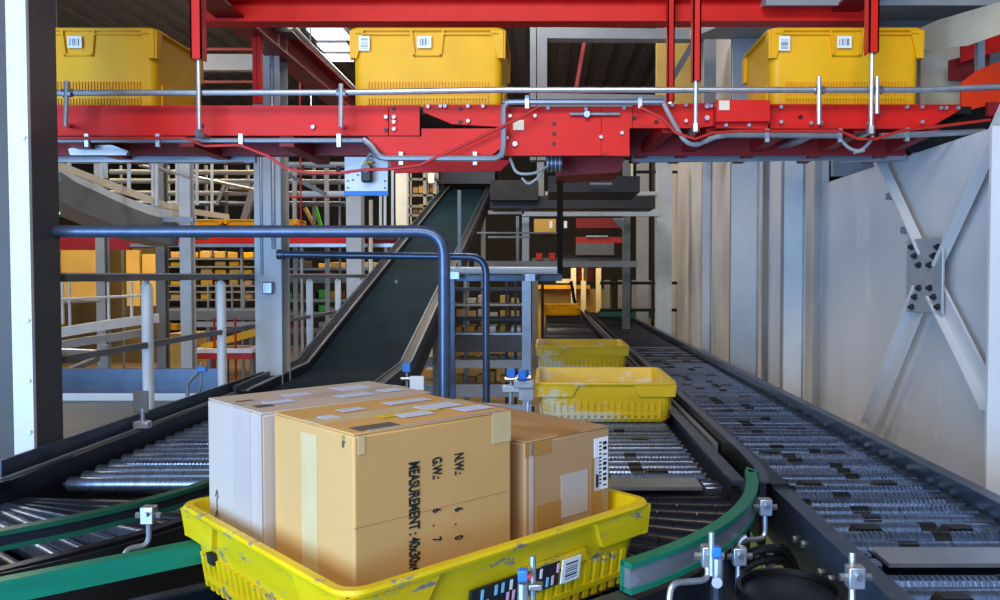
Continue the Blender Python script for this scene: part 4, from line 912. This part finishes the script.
tag(MB().box(U(54.8, 214, 6), U(57.5, 207, 6) + Vector((0, .03, 0))).build('exit_light', 'exit_green'), 'small glowing green light beside the left column', 'light')
t = thing('fluorescent_lamp', 'long warm fluorescent lamp above the left racks', 'lamp', (-4.6, 10.2, 3.2))
for x in (-6.2, -3.0): MB().tube([(x, 10.2, 3.24), (x, 10.2, 5.0)], .008, 6).build('drop_rod', 'zinc', t)
MB().box((-6.4, 10.1, 3.2), (-2.8, 10.3, 3.24)).build('housing', 'white_paint', t); MB().tube([(-6.3, 10.2, 3.185), (-2.9, 10.2, 3.185)], .014, 8).build('tube', 'tube_light', t)

t = thing('pipe_rack', 'grey overhead pipework and hood behind the pale chute posts', 'pipes', U(220, 190, 9.72))
for py, m_ in ((172, 'mid_grey'), (181, 'mid_grey'), (193, 'mid_grey'), (203, 'frame_grey')): MB().tube([U(110, py, 9.72), U(345, py + 1, 9.72)], .03, 8).build('pipe', m_, t)
for px in (166, 204, 224, 246, 312): sbar(t, 'pipe_post', 'mid_grey', px, 165, px + 3, 240, 9.8, .05)
sbar(t, 'hood', 'mid_grey', 229, 183, 250, 189, 9.65, .3); MB().bar(U(217, 205, 9.65), U(226, 182, 9.65), .04).build('strut', 'mid_grey', t); MB().bar(U(243, 225, 9.65), U(254, 190, 9.65), .08).build('strut', 'mid_grey', t)
for px in (120, 338): sbar(t, 'support_post', 'mid_grey', px, 165, px + 3, 380, 9.8, .05)
# ---- racks between the pale columns (x 283..440)
t = thing('storage_rack', 'grey pallet rack seen between the pale columns left of the belt', 'rack', U(330, 300, 9.9))
for px in (276, 300, 325, 368, 384): sbar(t, 'upright', 'grey_paint', px, 246, px + 3.5, 420, 9.9, .08)
for py, h, m_ in ((268, 2.2, 'grey_paint'), (278, 5, 'mid_grey'), (299, 3, 'grey_paint'), (312, 4, 'grey_paint'), (328, 6, 'mid_grey'), (345, 4, 'mid_grey')): sbar(t, 'shelf_beam', m_, 272, py, 408, py + h, 9.85, .5)
n = 0
for row, (py, h) in enumerate(((268, 8), (278, 8), (299, 10), (312, 9), (328, 8))):
    n = -1
    for j in range(9):
        px = 284 + j * 11.5; 
        if px > 372 or 346 < px + 8 and px < 364 or random.random() < .2: continue
        n += 1
        p = U(px, py, 10.0); w = random.uniform(7, 10) * 10 / F; hh = h * random.uniform(.5, .95) * 10 / F
        tag(MB().box((p.x, 10.0, p.z + .002), (p.x + w, 10.35, p.z + hh)).build('carton', random.choice(('card_tan', 'card_brown', 'yellow', 'card_grey', 'far_dark', 'cable_red', 'lime')), None, .008),
            'item on the %s rack shelf between the pale columns, %s from the left' % (('top', 'second', 'third', 'fourth', 'bottom')[row], ('first', 'second', 'third', 'fourth', 'fifth', 'sixth', 'seventh', 'eighth', 'ninth')[n]), 'carton', 'items on the rack between the columns')
# ---- pipework behind, left of the belt top (x 408..450, y 172..225)
t = thing('storage_rack', 'rack of stacked grey tubes left of the belt head', 'rack', U(425, 200, 12))
for py in (178, 194, 205, 214): sbar(t, 'shelf', 'mid_grey', 405, py, 437, py + 2.5, 12.0, .5)
for px in (410, 423, 433): sbar(t, 'upright', 'grey_paint', px, 165, px + (2 if px == 410 else 4), 300, 12.0, .06)
for j in range(8):
    px = 413 + (j % 4) * 5.6; py = (193, 213)[j // 4]; p = U(px, py, 12.1)
    tag(MB().box((p.x, 12.1, p.z), (p.x + .075, 12.4, p.z + .09 + .02 * (j % 3))).build('carton', ('card_brown', 'tan_panel', 'card_grey', 'yellow')[j % 4], None, .006), 'small carton on the tube rack by the belt head, %s %s' % (('upper row', 'lower row')[j // 4], ('first', 'second', 'third', 'fourth')[j % 4]), 'carton', 'cartons on the tube rack')
sbar(t, 'meter_box', 'paper', 428, 173, 434, 183, 11.9, .05); sbar(t, 'red_button', 'cable_red', 432, 202, 435, 207, 11.9, .04)

# ================================================================ BACKGROUND, CENTRE
t = thing('steel_frame', 'grey steel support frame behind the middle roller line', 'frame', U(600, 240, 8.2))
YS = 9.4
for x0, y0, x1, y1, m_ in ((657, 158, 671, 342, 'column_paint'), (637, 158, 648, 336, 'grey_paint'), (522, 208, 529, 282, 'column_paint'), (537, 160, 544, 210, 'grey_paint')): sbar(t, 'post', m_, x0, y0, x1, y1 if y1 < 300 else 430, YS if x0 > 650 or x0 < 530 else YS + 2.1 if x0 > 600 else YS + .3, .09)
for x0, y0, x1, y1, m_ in ((522, 209, 660, 216, 'column_paint'), (545, 191.5, 658, 195, 'column_paint'), (474, 261, 638, 267, 'grey_paint'), (488, 210.5, 524, 214, 'grey_paint'), (477, 232, 560, 233.5, 'grey_paint'), (488, 236, 530, 238, 'grey_paint')): sbar(t, 'beam', m_, x0, y0, x1, y1, YS - .02, .07)
sbar(t, 'thin_post', 'grey_paint', 516, 216, 519, 262, YS + .3, .04); sbar(t, 'thin_post', 'grey_paint', 533.5, 180, 536, 210, YS + .2, .04)
sbar(t, 'thin_post', 'mid_grey', 623, 160, 630, 340, YS + .6, .06); sbar(t, 'thin_post', 'cream', 631, 160, 633, 185, YS - .3, .02)
for py in (172, 283, 310): MB().tube([U(600, py, YS + .9), U(690, py, YS + .9)], .02, 8).build('cross_pipe', 'black', t)
MB().tube([U(653, 160, YS + .4), U(653, 320, YS + .4)], .02, 8).build('drop_pipe', 'black', t)
MB().prism([U(612, 218, YS + .2), U(624, 218, YS + .2), U(624, 232, YS + .2)], (0, .02, 0)).build('corner_gusset', 'grey_paint', t)
t = thing('drive_unit', 'dark drive housing hung below the overhead conveyor centre', 'motor', U(590, 185, 5.5))
sbar(t, 'housing', 'black', 548, 176, 640, 192, 5.6, .6); sbar(t, 'lower_housing', 'black', 490, 196, 655, 208, 8.6, .5); sbar(t, 'left_housing', 'far_dark', 490, 180, 538, 200, 8.4, .5)
MB().tube([U(590, 184, 5.5), U(612, 184, 5.5)], .008, 8).build('shaft', 'zinc', t)
# red machine beyond the frame
t = thing('sorter_machine', 'red and grey sorter machine far behind the middle line', 'machine', U(590, 260, 13))
sbar(t, 'upper_body', 'dark_red', 576, 218, 622, 228, 13, .6); sbar(t, 'red_band', 'cable_red', 576, 237, 622, 243, 12.95, .6); sbar(t, 'grey_panel', 'mid_grey', 576, 243, 614, 255, 12.9, .5); sbar(t, 'pale_line', 'alu', 586, 235.5, 608, 237, 12.9, .05)
sbar(t, 'bridge_beam', 'frame_dark', 541, 255, 631, 258, 13, .5)
for px in (541, 628): sbar(t, 'leg', 'frame_dark', px, 258, px + 3, 363, 13, .06)
t = thing('control_cabinet', 'small yellow cabinet with red lights behind the steel frame', 'cabinet', U(545, 240, 12))
sbar(t, 'cabinet_body', 'tan_panel', 534, 219, 556, 232, 12, .2); sbar(t, 'shelf', 'mid_grey', 532, 258, 560, 261, 12, .3); 
for px in (536, 549): sbar(t, 'red_lamp', 'cable_red', px, 253, px + 6, 260, 11.9, .1)
for px in (549.5, 564): sbar(t, 'white_lamp', 'paper', px, 221, px + 3, 228, 11.8, .05)
sbar(t, 'support', 'mid_grey', 532, 261, 538, 371, 12.1, .06)
t = thing('strip_rail', 'grey rail carrying the hanging red and tan strips', 'rail', U(600, 262, 14.8))
sbar(t, 'rail_bar', 'mid_grey', 543, 258, 630, 262.5, 14.8, .06)
for px in (541, 627): sbar(t, 'rail_post', 'mid_grey', px, 258, px + 3, 354, 14.8, .06)
for j, px in enumerate((578, 583.5, 589)):
    tag(MB().box(U(px, 281, 14.8), U(px + 4, 262, 14.8) + Vector((0, .05, 0))).build('hanging_strip', 'cable_red' if j != 1 else 'tan_panel'), ('left red hanging strip beyond the middle roller line', 'tan hanging strip between two red strips', 'right red hanging strip beyond the middle roller line')[j], 'strip', 'hanging strips')
t = thing('packing_station', 'warm yellow packing station at the far end of the middle line', 'station', U(575, 300, 16.5))
sbar(t, 'top_bar', 'yellow', 536, 285, 590, 289, 16.5, .3); sbar(t, 'shelf', 'cream', 556, 279, 576, 283, 16.5, .3); sbar(t, 'back_panel', 'tan_panel', 536, 289, 612, 344, 16.9, .1)
for px in (571, 581, 596): sbar(t, 'post', 'cream', px, 268, px + 5, 346, 16.3, .06)
for px in (604, 618, 632, 645): sbar(t, 'rear_post', 'grey_paint', px, 280, px + 6, 345, 16.7, .06)
tag(MB().tube([U(571, 281, 14.9), U(577, 316, 14.9), U(578, 353, 14.9)], .03, 8).build('hose', 'black'), 'black hose hanging at the far end of the middle line', 'hose')
t = thing('green_guard', 'long green guard rail at the far end of the right line', 'guard', U(640, 315, 13))
MB().box(U(598, 318, 13), U(690, 311, 13) + Vector((0, .04, 0))).build('guard_band', 'green_dark', t)
for px in (600, 645, 688): sbar(t, 'post', 'green_dark', px, 318, px + 2, 364, 13, .04)
# ---- white tube and rack between belt and middle line
t = thing('cross_tube', 'white horizontal tube across the gap between belt and middle line', 'tube', U(500, 270, 5.6))
MB().tube([U(448, 270.5, 5.6), U(560, 270.5, 5.6)], .026, 12).build('tube', 'white_paint', t)
sbar(t, 'under_beam', 'frame_grey', 455, 275, 562, 281, 5.7, .06)
sbar(t, 'bracket', 'zinc', 525, 274, 535, 281, 5.55, .02); sbar(t, 'left_bracket', 'zinc', 447, 272, 459, 279, 5.55, .02)
sbar(t, 'left_post', 'frame_grey', 447, 278, 455, 470, 5.65, .05)
sbar(t, 'right_post', 'alu', 522, 281, 531, 470, 5.65, .06)
sbar(t, 'hanger_post', 'grey_paint', 457.5, 190, 461, 275, 5.6, .03)
t = thing('storage_rack', 'grey rack with beams and parcels between belt and middle line', 'rack', U(490, 350, 7.2))
for y0, y1, m_ in ((288, 291, 'frame_dark'), (304, 306, 'grey_paint'), (318, 321, 'frame_dark'), (334, 352, 'mid_grey'), (360, 368, 'column_paint'), (385, 397, 'column_paint')): sbar(t, 'beam', m_, 452, y0, 526, y1, 7.2, .3)
sbar(t, 'cover', 'alu', 452, 333, 524, 335, 7.15, .35)
for px in (395, 464, 482, 505, 514): sbar(t, 'upright', 'frame_dark' if px > 500 else 'grey_paint', px, 280, px + 3, 470, 7.3, .05)
sbar(t, 'beam', 'column_paint', 425, 359, 452, 367, 7.2, .2); sbar(t, 'beam', 'column_paint', 412, 385, 452, 397, 7.2, .2)
n = 0
for row, (py, h, Y) in enumerate(((304, 10, 8.4), (318, 10, 8.4), (333, 10, 7.3), (360, 5, 7.3), (385, 15, 7.3))):
    n = -1
    for j in range(6):
        px = 456 + j * 11
        if random.random() < .12: continue
        n += 1
        p = U(px, py, Y + .02); w = random.uniform(6, 9.5) * Y / F; hh = h * random.uniform(.5, .95) * Y / F
        m_ = random.choice(('yellow', 'tan_panel', 'card_tan', 'orange') if row == 4 and j > 1 else ('card_tan', 'card_grey', 'tan_panel', 'paper', 'card_brown'))
        tag(MB().box((p.x, Y + .02, p.z + .002), (p.x + w, Y + .25, p.z + hh)).build('parcel', m_, None, .006), 'parcel in %s of the rack by the middle line, %s from left' % (('the top row', 'the second row', 'the third row', 'the fourth row', 'the bottom row')[row], ('first', 'second', 'third', 'fourth', 'fifth', 'sixth')[n]), 'parcel', 'parcels on the centre rack')
sbar(t, 'shelf', 'grey_paint', 452, 304, 526, 305.5, 8.4, .3); sbar(t, 'shelf', 'grey_paint', 452, 318, 526, 320, 8.4, .3)
t = thing('tube_frame', 'light blue flat frame tube just behind the cartons', 'frame', U(460, 408, 4.2))
MB().bar(U(382, 396, 4.35), U(405, 398, 4.35), .03, .03).build('tube', 'alu', t)
MB().bar(U(440, 404, 4.1), U(533, 409, 3.9), .04, .03).build('tube', 'alu', t)
for px, py in ((445, 404), (528, 409)): p = U(px, py, 4.0); MB().box((p.x - .015, 3.99, 0), (p.x + .015, 4.02, p.z)).build('leg', 'alu', t)

for o in bpy.data.objects:
    for kx in ('_o', '_wp'):
        if kx in o: del o[kx]
